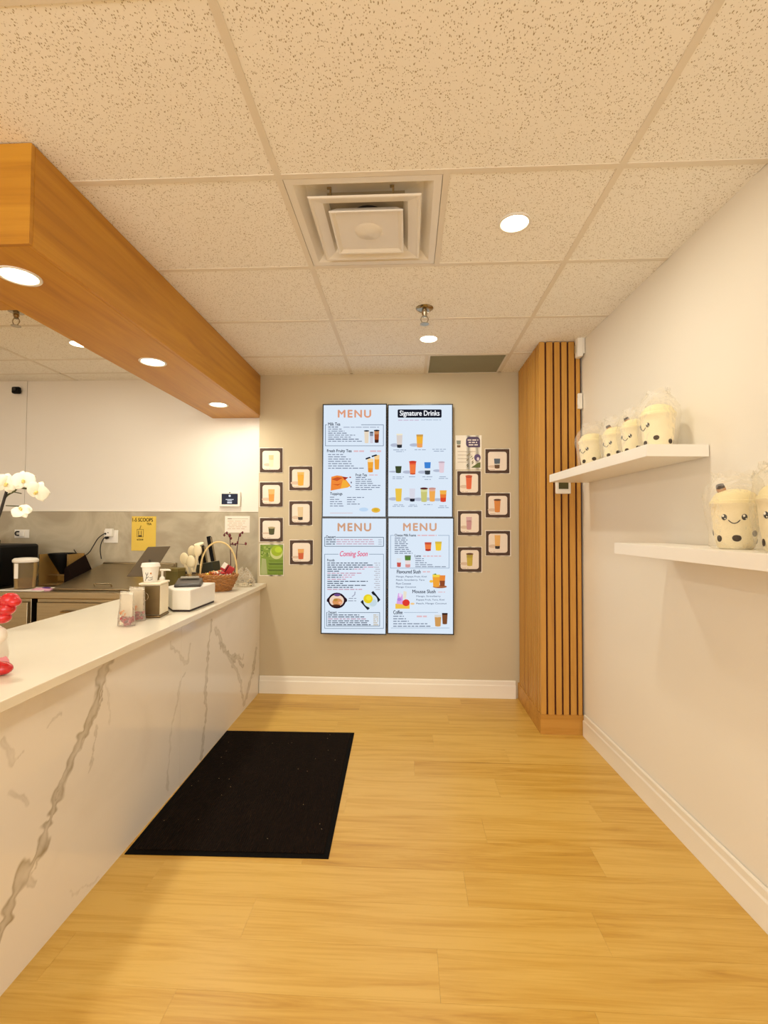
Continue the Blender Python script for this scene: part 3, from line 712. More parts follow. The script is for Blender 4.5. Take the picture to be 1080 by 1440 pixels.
# bottom right: slush and coffee
t, P = display(XM, YM, 638.6, 891.6, 'menu display listing lattes, slush drinks and coffee, beside the coming soon menu')
P.text('heading', 'MENU', 567.3, 736, 613.5, 746.3, '#d3a284', bold=.05, space=1.22)
P.text('section_title', 'Cheese Milk Foams', 555, 750.8, 585, 754.4, INK); P.text('section_title', 'Latte', 583.3, 780, 592, 783.4, INK)
P.text('section_title', 'Flavoured Slush', 558.2, 801.4, 591.5, 806.4, INK); P.text('section_title', 'Mousse Slush', 580, 829.3, 612.5, 834.2, INK); P.text('section_title', 'Coffee', 553.2, 858.4, 566, 863.6, INK)
for s_, x0, x1, y in (('Mango, Papaya Fruit, Kiwi', 557, 600, 809.6), ('Peach, Strawberry, Taro', 557, 597, 814.4), ('Plum Coconut', 557, 578, 819.2), ('Mango Coconut', 557, 585, 824.2),
                      ('Mango, Strawberry', 585.5, 619.5, 837.2), ('Papaya Fruit, Taro, Kiwi', 585.5, 625, 842.2), ('Peach, Mango Coconut', 585.5, 628, 847.4)):
    P.text('flavour_line', s_, x0, y, x1, y+2.9, '#6f7a90')
mb = MB()
P.frame(mb, 549, 752.6, 631.8, 799.2, .6, '#7c93ad', skip=(554, 616)); P.rect(mb, 568, 861, 616, 861.5, '#7c93ad'); P.rect(mb, 550, 882.8, 632, 883.3, '#7c93ad')
for i, w in enumerate((17, 18, 16, 20, 19, 19, 20, 23, 25)): P.words(mb, 555, 756.2+2.65*i, 555+w, '#6f7a90', 1.1)
for i, w in enumerate((12, 12, 16, 24, 43)): P.words(mb, 584, 785.2+2.8*i, 584+w, '#6f7a90', 1.0)
for i, w in enumerate((15, 18, 22, 48, 53)): P.words(mb, 553, 866+3.5*i, 553+w, '#6f7a90', 1.2)
P.words(mb, 587, 752, 614, PINK, 1.8); P.words(mb, 595, 781.2, 622, PINK, 1.6); P.words(mb, 594.5, 803.2, 606, PINK, 1.8); P.words(mb, 616, 832, 626, PINK, 1.2); P.words(mb, 586, 865.6, 602, PINK, 2.4)
P.done(mb, 'text_lines')
mb = MB(); P.cup(mb, 602, 762.5, 774.5, 9.6, [(0, .25, '#c9533a'), (.25, .8, '#ec7a40'), (.8, 1, '#b8382c')]); P.done(mb, 'drink_picture')
mb = MB(); P.cup(mb, 616.5, 761.5, 774, 9.4, [(0, .25, '#d6b84c'), (.25, 1, '#f0c838')]); P.done(mb, 'drink_picture')
mb = MB(); P.cup(mb, 561, 785, 797, 6.5, [(0, .5, '#dfe2e6'), (.5, 1, '#c9564c')]); P.done(mb, 'drink_picture')
mb = MB(); P.cup(mb, 573.5, 781, 797.5, 8.6, [(0, .12, '#6b7a52'), (.12, .42, '#57863a'), (.42, .75, '#e9dcdc'), (.75, 1, '#d99a98')]); P.done(mb, 'drink_picture')
mb = MB()
P.cup(mb, 613.5, 808, 825, 11, [(0, .2, '#f2d24c'), (.2, 1, '#eea238')]); P.cup(mb, 622, 809, 824, 8.5, [(0, .5, '#e88a3a'), (.5, 1, '#8e4a2a')]); P.ell(mb, 618.5, 825, 10, 2.2, '#a8653f', 1); P.ell(mb, 606.5, 817.5, 2.6, 2, '#f2c24c', 1); P.poly(mb, [(608, 807.5), (613, 806.4), (614, 808.4)], '#5c8a3a', 5)
P.done(mb, 'slush_picture')
mb = MB()
P.rect(mb, 556, 849, 576, 856, '#efc24a', 1); P.poly(mb, [(557.5, 849), (567, 850), (566, 836), (560, 834)], '#d9a2e0', 2); P.ell(mb, 561.5, 843, 3, 2.2, '#b48ad6', 3); P.ell(mb, 563, 836.5, 2, 3, '#ead9f2', 3); P.ell(mb, 571, 847.5, 5.2, 4.8, '#dd3d30', 4); P.poly(mb, [(567, 842), (571, 842), (572, 832), (567.5, 831)], '#e9dfcb', 2); P.ell(mb, 580, 849, 3, 1.5, '#f0c890', 1)
P.done(mb, 'mousse_picture')
mb = MB()
P.cup(mb, 625.5, 862, 877.5, 8, [(0, .15, '#33201c'), (.15, 1, '#7d4c2c')]); P.cup(mb, 615.8, 864.5, 880.5, 9.6, [(0, .2, '#d9d6d0'), (.2, 1, '#cf9a58')], lay=4)
P.done(mb, 'coffee_picture')

# ------------------------------------------------------------------ drink cards on the taupe wall
def card(x0, y0, x1, y1, cup, lab, name='drink_card'):
    a, b = onY(x0, y1, YB), onY(x1, y0, YB); w = b[0]-a[0]; h = b[2]-a[2]
    t = thing(name, lab, 'poster', ((a[0]+b[0])/2, YB-.0005, a[2]), group='drink cards on the taupe wall')
    mb = MB(); n = 6          # paper, slightly lifting at its side edges
    for i in range(n):
        u0, u1 = -w/2+w*i/n, -w/2+w*(i+1)/n; f = lambda u: -.0014-.002*(2*u/w)**4
        mb.add([(u0, f(u0), 0), (u1, f(u1), 0), (u1, f(u1), h), (u0, f(u0), h), (u0, f(u0)+.0008, 0), (u1, f(u1)+.0008, 0), (u1, f(u1)+.0008, h), (u0, f(u0)+.0008, h)],
               [(0, 1, 2, 3), (7, 6, 5, 4), (0, 4, 5, 1), (3, 2, 6, 7), (0, 3, 7, 4), (1, 5, 6, 2)])
    mb.build('card_sheet', m_paper, t)
    P = Print(t, YB-.0042, False)
    if cup is None: return t, P, x0, y0, x1, y1
    s_ = 1.0
    mb = MB(); P.rect(mb, x0+s_, y0+s_, x1-s_, y1-s_, '#4a3120', 1); P.done(mb, 'printed_frame')
    mb = MB(); P.rrect(mb, x0+4.7, y0+4.7, x1-4.7, y1-4.7, 3.6, '#eedfcd', 2); P.done(mb, 'printed_panel')
    mb = MB(); cx, cy0, cy1, cw_, lay_, lid = cup
    P.cup(mb, cx, cy0, cy1, cw_, lay_, lid, '#d9bfa6', lay=4); P.words(mb, x0+6.5, y1-6.4, x0+16, '#c4ab92', .7, 3); P.done(mb, 'printed_drink')
card(364.4, 629.3, 398.4, 665.2, (381.5, 640, 656.5, 7, [(0, .4, '#ddc391'), (.4, 1, '#ecdcb8')], None), 'drink card showing a pale cream tea, above the card with an orange drink')
card(364.5, 677.3, 398.6, 713.2, (381.8, 688, 705, 9, [(0, .4, '#e8b56a'), (.4, 1, '#e09a40')], None), 'drink card showing a tall orange drink, hung above the dark green drink card')
card(364.6, 727.5, 398.8, 762.3, (382, 742, 751.5, 9, [(0, 1, '#4a4a20')], '#b5a67c'), 'drink card showing a short dark green drink, above the green leafy poster')
card(406, 655.2, 440.2, 690.3, (423, 664, 682.5, 9.5, [(0, .2, '#e2b95e'), (.2, 1, '#e6ad35')], None), 'drink card showing a yellow mango drink, beside the card with pale cream tea')
card(406, 704, 440.2, 739.2, (422.5, 713, 731, 8, [(0, .78, '#dfc79c'), (.78, 1, '#2c2218')], None), 'drink card showing pale milk tea over a black pearl base')
card(406.7, 758.8, 441, 794.4, (423.2, 772, 786, 8.6, [(0, .4, '#e6a75a'), (.4, 1, '#cf5f30')], None), 'drink card showing a drink fading from amber to red')
card(642, 661.6, 677, 697.3, (659.3, 669.5, 687.5, 8.5, [(0, .12, '#b8442a'), (.12, 1, '#e06538')], '#c4522f'), 'drink card showing a red orange drink, under the purple poster')
card(643, 717.6, 678, 753.5, (659.5, 727, 744.5, 8, [(0, .3, '#d3abad'), (.3, 1, '#c79295')], None), 'drink card showing a dusty pink drink')
card(643, 768.8, 678, 805, (660.5, 779, 795.5, 9, [(0, .3, '#b3a03e'), (.3, 1, '#c6b040')], '#6a4226'), 'drink card showing a yellow green drink with a brown lid')
card(681.5, 630.6, 717.3, 666.4, (699, 645, 658.5, 8.6, [(0, .52, '#56626f'), (.52, .64, '#d9d3c3'), (.64, 1, '#6a4a2c')], None), 'drink card showing a blue layered drink, beside the purple poster')
card(682, 692.6, 718, 728.6, (699.3, 703, 720, 9, [(0, 1, '#d98a3e')], '#5a3420'), 'drink card showing an orange drink with a dark lid')
card(682.3, 745.7, 718.3, 782, (699.5, 752.5, 771.5, 8.2, [(0, .8, '#e6b164'), (.8, 1, '#33241a')], None), 'drink card showing a peach drink over black pearls')
t, P, x0, y0, x1, y1 = card(364.6, 764.5, 399.6, 810, None, 'green poster of leafy tea and a bowl of lime green powder', 'matcha_poster')
mb = MB(); P.rect(mb, 365.8, 766, 398.2, 808.4, '#7f9a34', 1); P.done(mb, 'printed_field')
mb = MB()
for i in range(26):
    cx, cy = random.uniform(367.5, 379), random.uniform(767.5, 783); a = random.uniform(0, PI); l = random.uniform(1.6, 3)
    P.poly(mb, [(cx-l*math.cos(a), cy+l*math.sin(a)), (cx+.5*math.sin(a), cy+.5*math.cos(a)), (cx+l*math.cos(a), cy-l*math.sin(a)), (cx-.6*math.sin(a), cy-.6*math.cos(a))], random.choice(['#4c6a1e', '#5f7d28', '#a4b85a', '#c0cc7c']), 2)
P.done(mb, 'printed_leaves')
mb = MB()
P.ell(mb, 389, 777, 9, 9.4, '#c9d08a', 3); P.ell(mb, 389.3, 774.5, 8, 7.6, '#9cb41c', 4); P.ell(mb, 391.5, 773, 5, 4.2, '#b4cf2c', 5)
for i in range(5): P.poly(mb, [(378+i*.4, 807.8-4.4*i), (397.8, 807.8-4.4*i), (397.8, 805-4.4*i), (376+i*.4, 805-4.4*i)], ('#6f8a1e', '#587016')[i % 2], 2)
P.poly(mb, [(366.5, 807.5), (376, 807.5), (374, 786), (368, 785)], '#a9b079', 2)
P.done(mb, 'printed_bowl')
t, P, x0, y0, x1, y1 = card(640.6, 612.2, 677.2, 660.4, None, 'poster with a purple speech shape and a pale cup drawing', 'purple_poster')
mb = MB(); P.rrect(mb, 655.3, 614.2, 675, 629, 5, '#4d3b5c', 1); P.poly(mb, [(668, 629), (675, 629), (675, 620)], '#4d3b5c', 2)
for i, (a, b) in enumerate(((657.5, 672.5), (659, 671), (659, 672))): P.words(mb, a, 618+3.4*i, b, '#e6dcd4', 1.6, 3)
P.done(mb, 'printed_speech_shape')
mb = MB(); P.cup(mb, 645, 619.5, 629, 6, [(0, .55, '#8b8f80'), (.55, .7, '#e3d8c4'), (.7, 1, '#7a5a3c')]); P.done(mb, 'printed_cup')
mb = MB()
for i, x in enumerate((669, 663, 660, 656)): P.rect(mb, 643.5, 634.6+5*i, x, 635.2+5*i, '#b39f82', 1)
for i in range(9):
    cx, cy = 657+random.uniform(0, 8), 638+2.2*i; P.poly(mb, [(cx-1.5, cy+1.8), (cx+.6, cy+.4), (cx+1.7, cy-1.8), (cx-.6, cy-.2)], random.choice(['#4f4f2a', '#7b7446', '#8d845a']), 2)
P.done(mb, 'printed_sprigs')
mb = MB(); P.ell(mb, 671.3, 643.5, 4.6, 5, '#5c4a72', 1); P.ell(mb, 672.2, 645.3, 1.8, 2.4, '#d9cfd6', 2); P.poly(mb, [(662.5, 657.6), (675.6, 657.6), (675.6, 650), (672, 651)], '#5f6a30', 2); P.done(mb, 'printed_flower')

# ------------------------------------------------------------------ ceiling fittings
dx, dy = (DIFF[0]+DIFF[2])/2, (DIFF[1]+DIFF[3])/2
df = thing('air_diffuser', 'white square stepped air diffuser set in the ceiling tiles', 'air vent', (dx, dy, CEIL))
q2 = math.sqrt(2); sq = dict(n=4, ph=PI/4, cap=False)
hw = (DIFF[2]-DIFF[0])/2-.002
MB().lathe([(hw*q2, .004), (hw*q2, .001), (.262*q2, .001), (.225*q2, .03), (.13*q2, .05), (.13*q2, .052), (.23*q2, .034), (.27*q2, .004), (hw*q2, .004)], **sq).build('outer_frame', m_white_metal, df, smooth=False)
MB().lathe([(.218*q2, -.013), (.214*q2, -.018), (.207*q2, -.0185), (.2*q2, -.015), (.166*q2, -.006), (.15*q2, .014), (.148*q2, .017), (.164*q2, -.001), (.2*q2, -.009), (.216*q2, -.011), (.218*q2, -.013)], **sq).build('middle_cone', m_white_metal, df, smooth=False)
MB().lathe([(.001, -.018), (.05*q2, -.018), (.125*q2, -.019), (.138*q2, -.028), (.146*q2, -.029), (.147*q2, -.024), (.12*q2, .004), (.001, .004)], 4, ph=PI/4).build('inner_plate', m_white_metal, df, smooth=False)
MB().lathe([(0, -.028), (.022, -.028), (.026, -.025), (.046, -.025), (.058, -.0185), (.058, -.015), (0, -.015)], 28).build('centre_boss', m_white_metal, df)
MB().cyl(.075, .0305, .0445, 24).build('duct_neck', M('duct_dark', '#1c1712', .8, var=.1), df)
for x in (-.13, .11):
    MB().box(x-.004, -.205, -.004, x+.004, -.202, .03).box(x-.012, -.213, .020, x+.004, -.205, .026).build('bracket', m_steel, df, smooth=False)
gx, gy = (GRL[0]+GRL[2])/2, (GRL[1]+GRL[3])/2
gr = thing('return_grille', 'grey louvred return air grille in the ceiling against the taupe wall', 'air vent', (gx, gy, CEIL))
w_, h_ = (GRL[2]-GRL[0])/2-.001, (GRL[3]-GRL[1])/2-.001
m_grl = M('grille_grey', '#b5ad8c', .6, var=.03)
MB().box(-w_, -h_, .001, w_, -h_+.014, .009).box(-w_, h_-.014, .001, w_, h_, .009).box(-w_, -h_+.014, .001, -w_+.014, h_-.014, .009).box(w_-.014, -h_+.014, .001, w_, h_-.014, .009).build('grille_frame', m_white_metal, gr, smooth=False)
mb = MB(); n = 46
for i in range(n):
    y = -h_+.016+(2*h_-.032)*i/(n-1); mb.add([(-w_+.014, y-.004, .0025), (w_-.014, y-.004, .0025), (w_-.014, y+.005, .0125), (-w_+.014, y+.005, .0125), (-w_+.014, y-.0032, .0018), (w_-.014, y-.0032, .0018), (w_-.014, y+.0058, .0118), (-w_+.014, y+.0058, .0118)],
        [(0, 1, 2, 3), (7, 6, 5, 4), (0, 4, 5, 1), (3, 2, 6, 7), (0, 3, 7, 4), (1, 5, 6, 2)])
lv = mb.build('louvres', m_grl, gr, smooth=False); lv['kind'] = 'stuff'
MB().box(-w_, -h_, .0135, w_, h_, .0155).build('backing_plate', M('grille_back', '#9b947a', .8, var=.05), gr, smooth=False)
def sprinkler(x, y, lab):
    t = thing('ceiling_sprinkler', lab, 'sprinkler', (x, y, CEIL+.0032), group='ceiling sprinklers')
    t.scale = (1.35, 1.35, 1.2)
    MB().lathe([(.012, -.012), (.03, -.010), (.038, -.002), (.038, 0), (.012, 0)], 24).build('escutcheon', m_chrome, t)
    MB().lathe([(.012, -.011), (.012, -.03), (.009, -.034), (.009, -.0425), (.004, -.044), (0, -.044)], 14).build('body', m_chrome, t)
    for s in (-1, 1): MB().tube(spline([(s*.008, 0, -.038), (s*.016, 0, -.054), (s*.010, 0, -.07), (0, 0, -.076)], 5), .0022, 6).build('frame_arm', m_chrome, t)
    MB().lathe([(0, -.074), (.019, -.078), (.0195, -.080), (0, -.080)], 14).build('deflector', m_chrome, t)
a = onZ(597, 434, CEIL); sprinkler(a[0], a[1], 'chrome sprinkler in front of the downlight over the menu displays')
a = onZ(23, 437, CEIL); sprinkler(a[0], a[1], 'chrome sprinkler in the kitchen ceiling behind the bulkhead')

# ------------------------------------------------------------------ right wall: shelves, plush toys, sensors
def shelf(y0, y1, top, lab):
    t = thing('floating_shelf', lab, 'shelf', (xr(y0), y0, top-.05), math.atan(.0429), group='white floating shelves')
    L_ = (y1-y0)*math.hypot(1, .0429)
    MB().box(-.255, 0, 0, -.0012, L_, .05).build('board', m_white_lam, t, bevel=.0012, smooth=False)
    MB().box(-.2555, .001, .0015, -.2552, L_-.001, .0485).build('edge_band', m_white_lam, t, smooth=False)
    return t
US, LS = 1.724, 1.31
shelf(2.018, 3.199, US, 'upper white floating shelf carrying a row of bagged plush cups')
shelf(1.13, 2.308, LS, 'lower white floating shelf carrying two smiling plush cups')
m_plush = M('cream_plush', '#f4e7c6', .95, var=.03, vscale=30, bump=.35, bscale=260, spec=.1)
m_plush_lid = M('cream_plush_lid', '#f1e3b8', .95, var=.03, vscale=30, bump=.35, bscale=260, spec=.1)
m_spot = M('brown_plush', '#3c2a14', .9, var=.1, vscale=60, bump=.3, bscale=260, spec=.1)
m_eye = M('plush_eye', '#160f0a', .3, var=.05)
m_shine = M('plush_eye_shine', '#f7f3ea', .4, var=.01)
m_bag = clear('clear_bag', '#fffdf8', .09, .18, bump=.6)
PROF = [(0, 0), (.044, 0), (.052, .006), (.058, .03), (.064, .075), (.068, .12), (.069, .142), (.0725, .147), (.074, .155), (.072, .163), (.067, .166), (.064, .176), (.054, .19), (.036, .2), (.015, .204), (0, .2045)]
def prof_r(z):
    for i in range(len(PROF)-1):
        if PROF[i][1] <= z <= PROF[i+1][1] and PROF[i+1][1] > PROF[i][1]:
            f = (z-PROF[i][1])/(PROF[i+1][1]-PROF[i][1]); return PROF[i][0]+f*(PROF[i+1][0]-PROF[i][0])
    return .06
def surf(a, z, off=0): r = prof_r(z)+off; return Vector((r*math.sin(a), -r*math.cos(a), z))   # a = 0 faces local -y
def patch(mb, a, z, rx, rz, off, th, mat=None):
    R = Matrix.Rotation(a, 3, 'Z'); mb.ball(surf(a, z, off), (rx, th, rz), R=R, n=14, k=8, mat=mat)
def plush(x, y, z, rz, lab, s=1.0, seed=0, nub=True):
    rnd = random.Random(seed)
    t = thing('plush_cup', lab, 'plush toy', (x, y, z), rz, 'plush cups in clear bags'); t.scale = (s, s, s)
    MB().lathe(PROF[:9], 36).build('body', m_plush, t)
    MB().lathe([(.0, .15)]+PROF[8:], 36).build('lid', m_plush_lid, t)
    for sgn in (-1, 1):
        mb = MB(); patch(mb, sgn*.42, .108, .0085, .0105, .0, .003); e = mb.build('eye', m_eye, t)
        mb = MB(); patch(mb, sgn*.42-.03, .112, .0035, .0042, .0022, .0015); patch(mb, sgn*.42+.05, .103, .002, .0024, .0022, .0013); mb.build('eye_shine', m_shine, e)
    MB().tube([surf(a, .098-.011*(1-(a/.24)**2), .0005) for a in [(-.24+.48*i/10) for i in range(11)]], .0016, 6).build('smile', m_eye, t)
    for a, zz, rx, r2 in ((.08, .036, .013, .0115), (-.85, .032, .010, .012), (1.0, .05, .012, .011), (1.9, .03, .012, .0115), (-1.75, .055, .012, .012), (2.9, .04, .013, .011), (-2.6, .03, .011, .011)):
        mb = MB(); patch(mb, a+rnd.uniform(-.08, .08), zz+rnd.uniform(-.005, .005), rx, r2, .0, .0028); mb.build('pearl_spot', m_spot, t)
    if nub:
        st = MB(); X = T(-.035, -.01, .195, .25, -.35, .4)
        st.lathe([(.0, -.012), (.012, -.012), (.013, .02), (.011, .028), (0, .029)], 14, X); sn = st.build('straw', m_spot, t)
        MB().lathe([(.0132, .004), (.0138, .007), (.0138, .013), (.0132, .016)], 14, X, cap=False).build('straw_band', M('tan_plush', '#b98a5a', .9, var=.05), sn)
    # crumpled clear bag around it
    mb = MB(); n = 30; vs = []; fs = []; levels = [(.062, -.0), (.075, .006), (.079, .05), (.083, .10), (.086, .15), (.085, .185), (.078, .215), (.064, .235), (.058, .25), (.066, .262)]
    for j, (r, zz) in enumerate(levels):
        for i in range(n):
            a = 2*PI*i/n; k = (0 if j < 1 else .0035+.0012*j); rr = r+k*math.sin(a*5+j*1.3+seed)*.6+rnd.uniform(-k, k)*.5
            fl_ = 1 if j < 6 else 1-.11*(j-5)
            vs.append((rr*math.cos(a), rr*math.sin(a)*fl_, zz+(rnd.uniform(-.004, .004)*(j/4) if j > 1 else .0005)))
    for j in range(len(levels)-1):
        for i in range(n): a, b = j*n+i, j*n+(i+1) % n; fs.append((a, b, b+n, a+n))
    mb.add(vs, fs); mb.build('plastic_bag', m_bag, t, angle=180)
    return t
def spot(px, off, yguess): q = onR(px, yguess, off); return q[0], q[1]
x, y = spot(832, .125, 630); plush(x, y, US+.0002, -1.15, 'bagged cream plush cup at the upper shelf end closest to the slatted column', 1.0, 1, nub=False)
x, y = spot(866, .105, 620); plush(x, y, US+.0002, -1.25, 'bagged cream plush cup, second on the upper shelf from the slatted column', .93, 2)
x, y = spot(893, .1, 610); plush(x, y, US+.0002, -1.2, 'bagged cream plush cup, third on the upper shelf from the slatted column', .93, 3)
x, y = spot(925, .115, 600); plush(x, y, US+.0002, -1.5, 'bagged cream plush cup at the upper shelf end over the lower shelf', 1.0, 4, nub=False)
x, y = spot(1034, .13, 740); plush(x, y, LS+.0002, -.62, 'bagged smiling plush cup with a brown straw, at the end of the lower shelf', 1.0, 5)
x, y = spot(1108, .15, 740); plush(x, y, LS+.0002, -1.0, 'bagged plush cup standing second from the end of the lower shelf', 1.02, 6, nub=False)

a = onY(791.5, 684, COLY-.014)
th = thing('thermostat', 'white square thermostat with a dark display on the slatted column', 'thermostat', (a[0]+.002, COLY-.0005, a[2]-.05))
MB().box(-.05, -.022, 0, .05, 0, .1).build('case', m_white_pl, th, bevel=.006)
MB().box(-.032, -.0235, .032, .032, -.0221, .08).build('display', M('lcd_olive', '#4f4a24', .3, var=.03), th, smooth=False)
MB().box(-.03, -.0232, .014, .03, -.0221, .02).build('button_bar', m_white_lam, th, bevel=.0005, smooth=False)
def wallpart(name, lab, cat, px, py):
    a = onR(px, py); return thing(name, lab, cat, a, math.atan(.0429))
w1 = wallpart('motion_detector', 'white motion detector on the cream wall under the ceiling, by the column', 'sensor', 820, 503)
mb = MB().prism([(-.012, -.035), (-.045, -.026), (-.052, 0), (-.045, .026), (-.012, .035)], .0, .15); mb.build('lens_housing', m_white_pl, w1, bevel=.006)
MB().box(-.0125, -.03, .02, -.0005, .03, .13).build('wall_bracket', m_white_pl, w1, smooth=False)
MB().prism([(-.0525, -.012), (-.0545, 0), (-.0525, .012)], .03, .085).build('lens', M('milky_lens', '#cfc4ab', .3, var=.03), w1)
w2 = wallpart('door_chime', 'small white box sensor on the cream wall beneath the motion detector', 'sensor', 817, 576)
MB().box(-.03, -.032, 0, -.0005, .032, .105).build('case', m_white_pl, w2, bevel=.004)
MB().box(-.0312, -.018, .03, -.0301, .018, .075).build('cover_plate', m_white_lam, w2, bevel=.0004, smooth=False)

# ------------------------------------------------------------------ kitchen wall fittings
def kthing(name, lab, cat, px, py, off=.0025): a = onY(px, py, YK-off); return thing(name, lab, cat, (a[0], YK-off, a[2]))
tb = kthing('wall_tablet', 'white wall tablet with a dark screen above the marble backsplash', 'tablet', 324.7, 713, .0005)
MB().box(-.09, -.03, 0, .09, -.012, .132).build('case', m_white_pl, tb, bevel=.006)
MB().box(-.05, -.013, .02, .05, 0, .11).build('wall_bracket', m_white_pl, tb, smooth=False)
scr = MB().box(-.07, -.0312, .022, .07, -.0301, .112).build('screen', glow('tablet_screen', '#4a4b57', .6), tb, smooth=False)
mb = MB(); mb.ball((0, -.0315, .094), (.010, .0006, .010), n=14, k=6)
for x0, x1, z in ((-.034, .034, .06), (-.02, .02, .049), (-.02, .02, .036), (-.02, .02, .030)): mb.box(x0, -.0318, z, x1, -.0313, z+.006)
mb.build('screen_print', glow('tablet_print', '#e8ecf2', .9), scr, smooth=False)
MB().lathe([(0, 0), (.005, 0), (.005, .0014), (0, .0014)], 14, T(0, -.0302, .122, PI/2)).build('camera_dot', m_black, tb)

yp = kthing('yellow_note', 'yellow sheet with black handwriting and a cup drawing on the backsplash', 'note', 201.8, 774.4)
w_ = .108; h_ = .297
MB().box(-w_, -.0018, 0, w_, -.0008, h_).build('sheet', M('yellow_paper', '#e8c552', .7, var=.03, vscale=8), yp, smooth=False)
P = Print(yp, YK-.0047, False)
P.text('handwriting', '1-5 SCOOPS', 186.5, 728.5, 215, 733.5, '#241208', 1)
P.text('handwriting', 'TEA', 206, 735.3, 213.2, 738.2, '#241208', 1)
P.text('handwriting', 'size', 192.5, 757.2, 201.5, 759.8, '#5a4418', 1)
mb = MB(); P.frame(mb, 192.5, 744.2, 202, 755.2, .5, '#6e5a26', 1); P.poly(mb, [(194.5, 754.6), (199.5, 754.6), (199.8, 752.6), (194.2, 752.6)], '#4a3a16', 2)
P.rect(mb, 194.6, 746.5, 195.6, 752, '#6e5a26', 2); P.rect(mb, 198.2, 746.5, 199, 752, '#6e5a26', 2); P.poly(mb, [(196.3, 744.2), (197, 744.2), (198.7, 739), (198, 739)], '#5a4418', 2)
P.done(mb, 'cup_drawing')
wn_ = kthing('white_notice', 'white printed notice sheet on the backsplash under the wall tablet', 'note', 333.7, 749)
MB().box(-.108, -.0018, 0, .108, -.0008, .142).build('sheet', m_paper, wn_, smooth=False)
P = Print(wn_, YK-.0047, False); mb = MB()
P.rect(mb, 320, 729, 326, 730, '#8a7458', 1); P.rect(mb, 326, 729.4, 349, 729.9, '#b9a284', 1)
for i in range(5): P.words(mb, 320+2*(i % 2), 732.4+2.7*i, 347-3*(i % 3), '#d8b79a', .8)
P.done(mb, 'printed_lines')
def outlet(px, py, lab, w=.062, h=.055):
    t = kthing('wall_outlet', lab, 'outlet', px, py); t['group'] = 'backsplash outlets'
    MB().box(-w, -.0075, 0, w, -.0005, 2*h).build('cover_plate', m_white_pl, t, bevel=.002)
    return t
m_cord = M('black_cord', '#120e0c', .5, var=.05)
o1 = outlet(156.5, 763.3, 'white double outlet with a charger block and two black plugs')
for x in (-.028, .028): MB().box(x-.018, -.009, .02, x+.018, -.0076, .09).build('socket', m_white_lam, o1, bevel=.0006, smooth=False)
ch = thing('charger_block', 'white charger block plugged into the double outlet', 'charger', o1.location+Vector((.0, -.0095, .055)))
MB().box(-.03, -.04, 0, .03, 0, .068).build('block', m_white_pl, ch, bevel=.005)
MB().box(-.006, -.0412, .03, .006, -.0402, .036).build('port', m_black, ch, smooth=False)
def plug(px, py, pts, lab):
    a = onY(px, py, YK-.02); t = thing('power_cord', lab, 'cord', a)
    MB().lathe([(.0, 0), (.012, .002), (.014, .02), (.008, .034), (0, .036)], 12, T(0, 0, 0, PI/2, 0, 0)).build('plug', m_cord, t)
    q = [onY(x, y, d)-a for x, y, d in pts]
    MB().tube(spline([(0, -.03, 0)]+[tuple(v) for v in q], 8), .0042, 7).build('cable', m_cord, t)
plug(151.5, 750.5, [(146, 751, 3.98), (138, 757, 3.97), (131, 768, 3.97), (126, 776, 3.98), (119, 781, 3.98), (109, 779, 3.99), (104, 773, 4.0)], 'black cord curving from the upper plug of the double outlet towards the left')
plug(151.5, 756, [(146, 757, 3.98), (142, 765, 3.97), (141, 775, 3.98), (142.5, 786, 3.985)], 'black cord hanging straight down from the lower plug of the double outlet')
o2 = outlet(31.2, 756.5, 'white outlet with one curved black plug above the black machine', .066, .037)
MB().tube(spline([(-.01, -.02, .055), (-.03, -.03, .055), (-.038, -.03, .04), (-.03, -.03, .025), (-.012, -.02, .024)], 6), .006, 8).build('curved_plug', m_cord, o2)
MB().box(-.014, -.0205, .014, .03, -.0076, .062).build('socket', m_white_lam, o2, bevel=.003)
kc = kthing('security_camera', 'small black camera on the white kitchen wall by the panel seam', 'camera', 27, 555, .0005)
MB().box(-.034, -.05, 0, .034, -.012, .06).build('case', m_black, kc, bevel=.012)
MB().cyl(.02, 0, .012, 16, T(0, 0, .03, PI/2)).build('mount', m_black, kc)
MB().lathe([(.014, 0), (.014, .004), (.009, .006), (0, .0065)], 16, T(0, -.0495, .034, PI/2)).build('lens', M('lens_glass', '#1a1c22', .1, var=.02), kc)

# ------------------------------------------------------------------ stainless kitchen line against the backsplash
def unit(x0, x1, lab, oval):
    t = thing('refrigerated_unit', lab, 'cabinet', (x0, 3.36, 0)); w = x1-x0
    MB().box(0, .01, .1, w, .655, .846).build('body', m_steel, t, bevel=.003, smooth=False)
    for x in (.04, w-.08):
        for y in (.05, .58): MB().cyl(.02, 0, .1, 12, T(x+.02, y, 0)).build('leg', m_black, t)
    dr = MB().box(.012, -.012, .53, w-.012, .009, .822).build('drawer', m_steel, t, bevel=.004)
    d2 = MB().box(.012, -.012, .12, w-.012, .009, .52).build('door', m_steel, t, bevel=.004)
    for d, z in ((dr, .70), (d2, .44)):
        if oval: MB().lathe([(.0, 0), (.05, 0), (.052, .006), (.045, .012), (0, .013)], 20, T(w*.62, -.0125, z, PI/2) @ Matrix.Diagonal((1, .42, 1, 1))).build('handle', m_chrome, d)
        else: MB().tube([(w*.3, -.0125, z+.06), (w*.3, -.04, z+.06), (w*.7, -.04, z+.06), (w*.7, -.0125, z+.06)], .006, 8).build('handle', m_chrome, d)
    return t
unit(-3.62, -2.735, 'stainless undercounter unit with oval handles beneath the black machine', True)
unit(-2.690, -1.98, 'stainless undercounter unit beneath the sloped prep lid', False)
wt = MB().box(-3.63, 3.325, .851, -1.97, YK-.003, .9).build('steel_worktop', m_steel, bevel=.006); tag(wt, 'stainless worktop running along the marble backsplash', 'worktop')
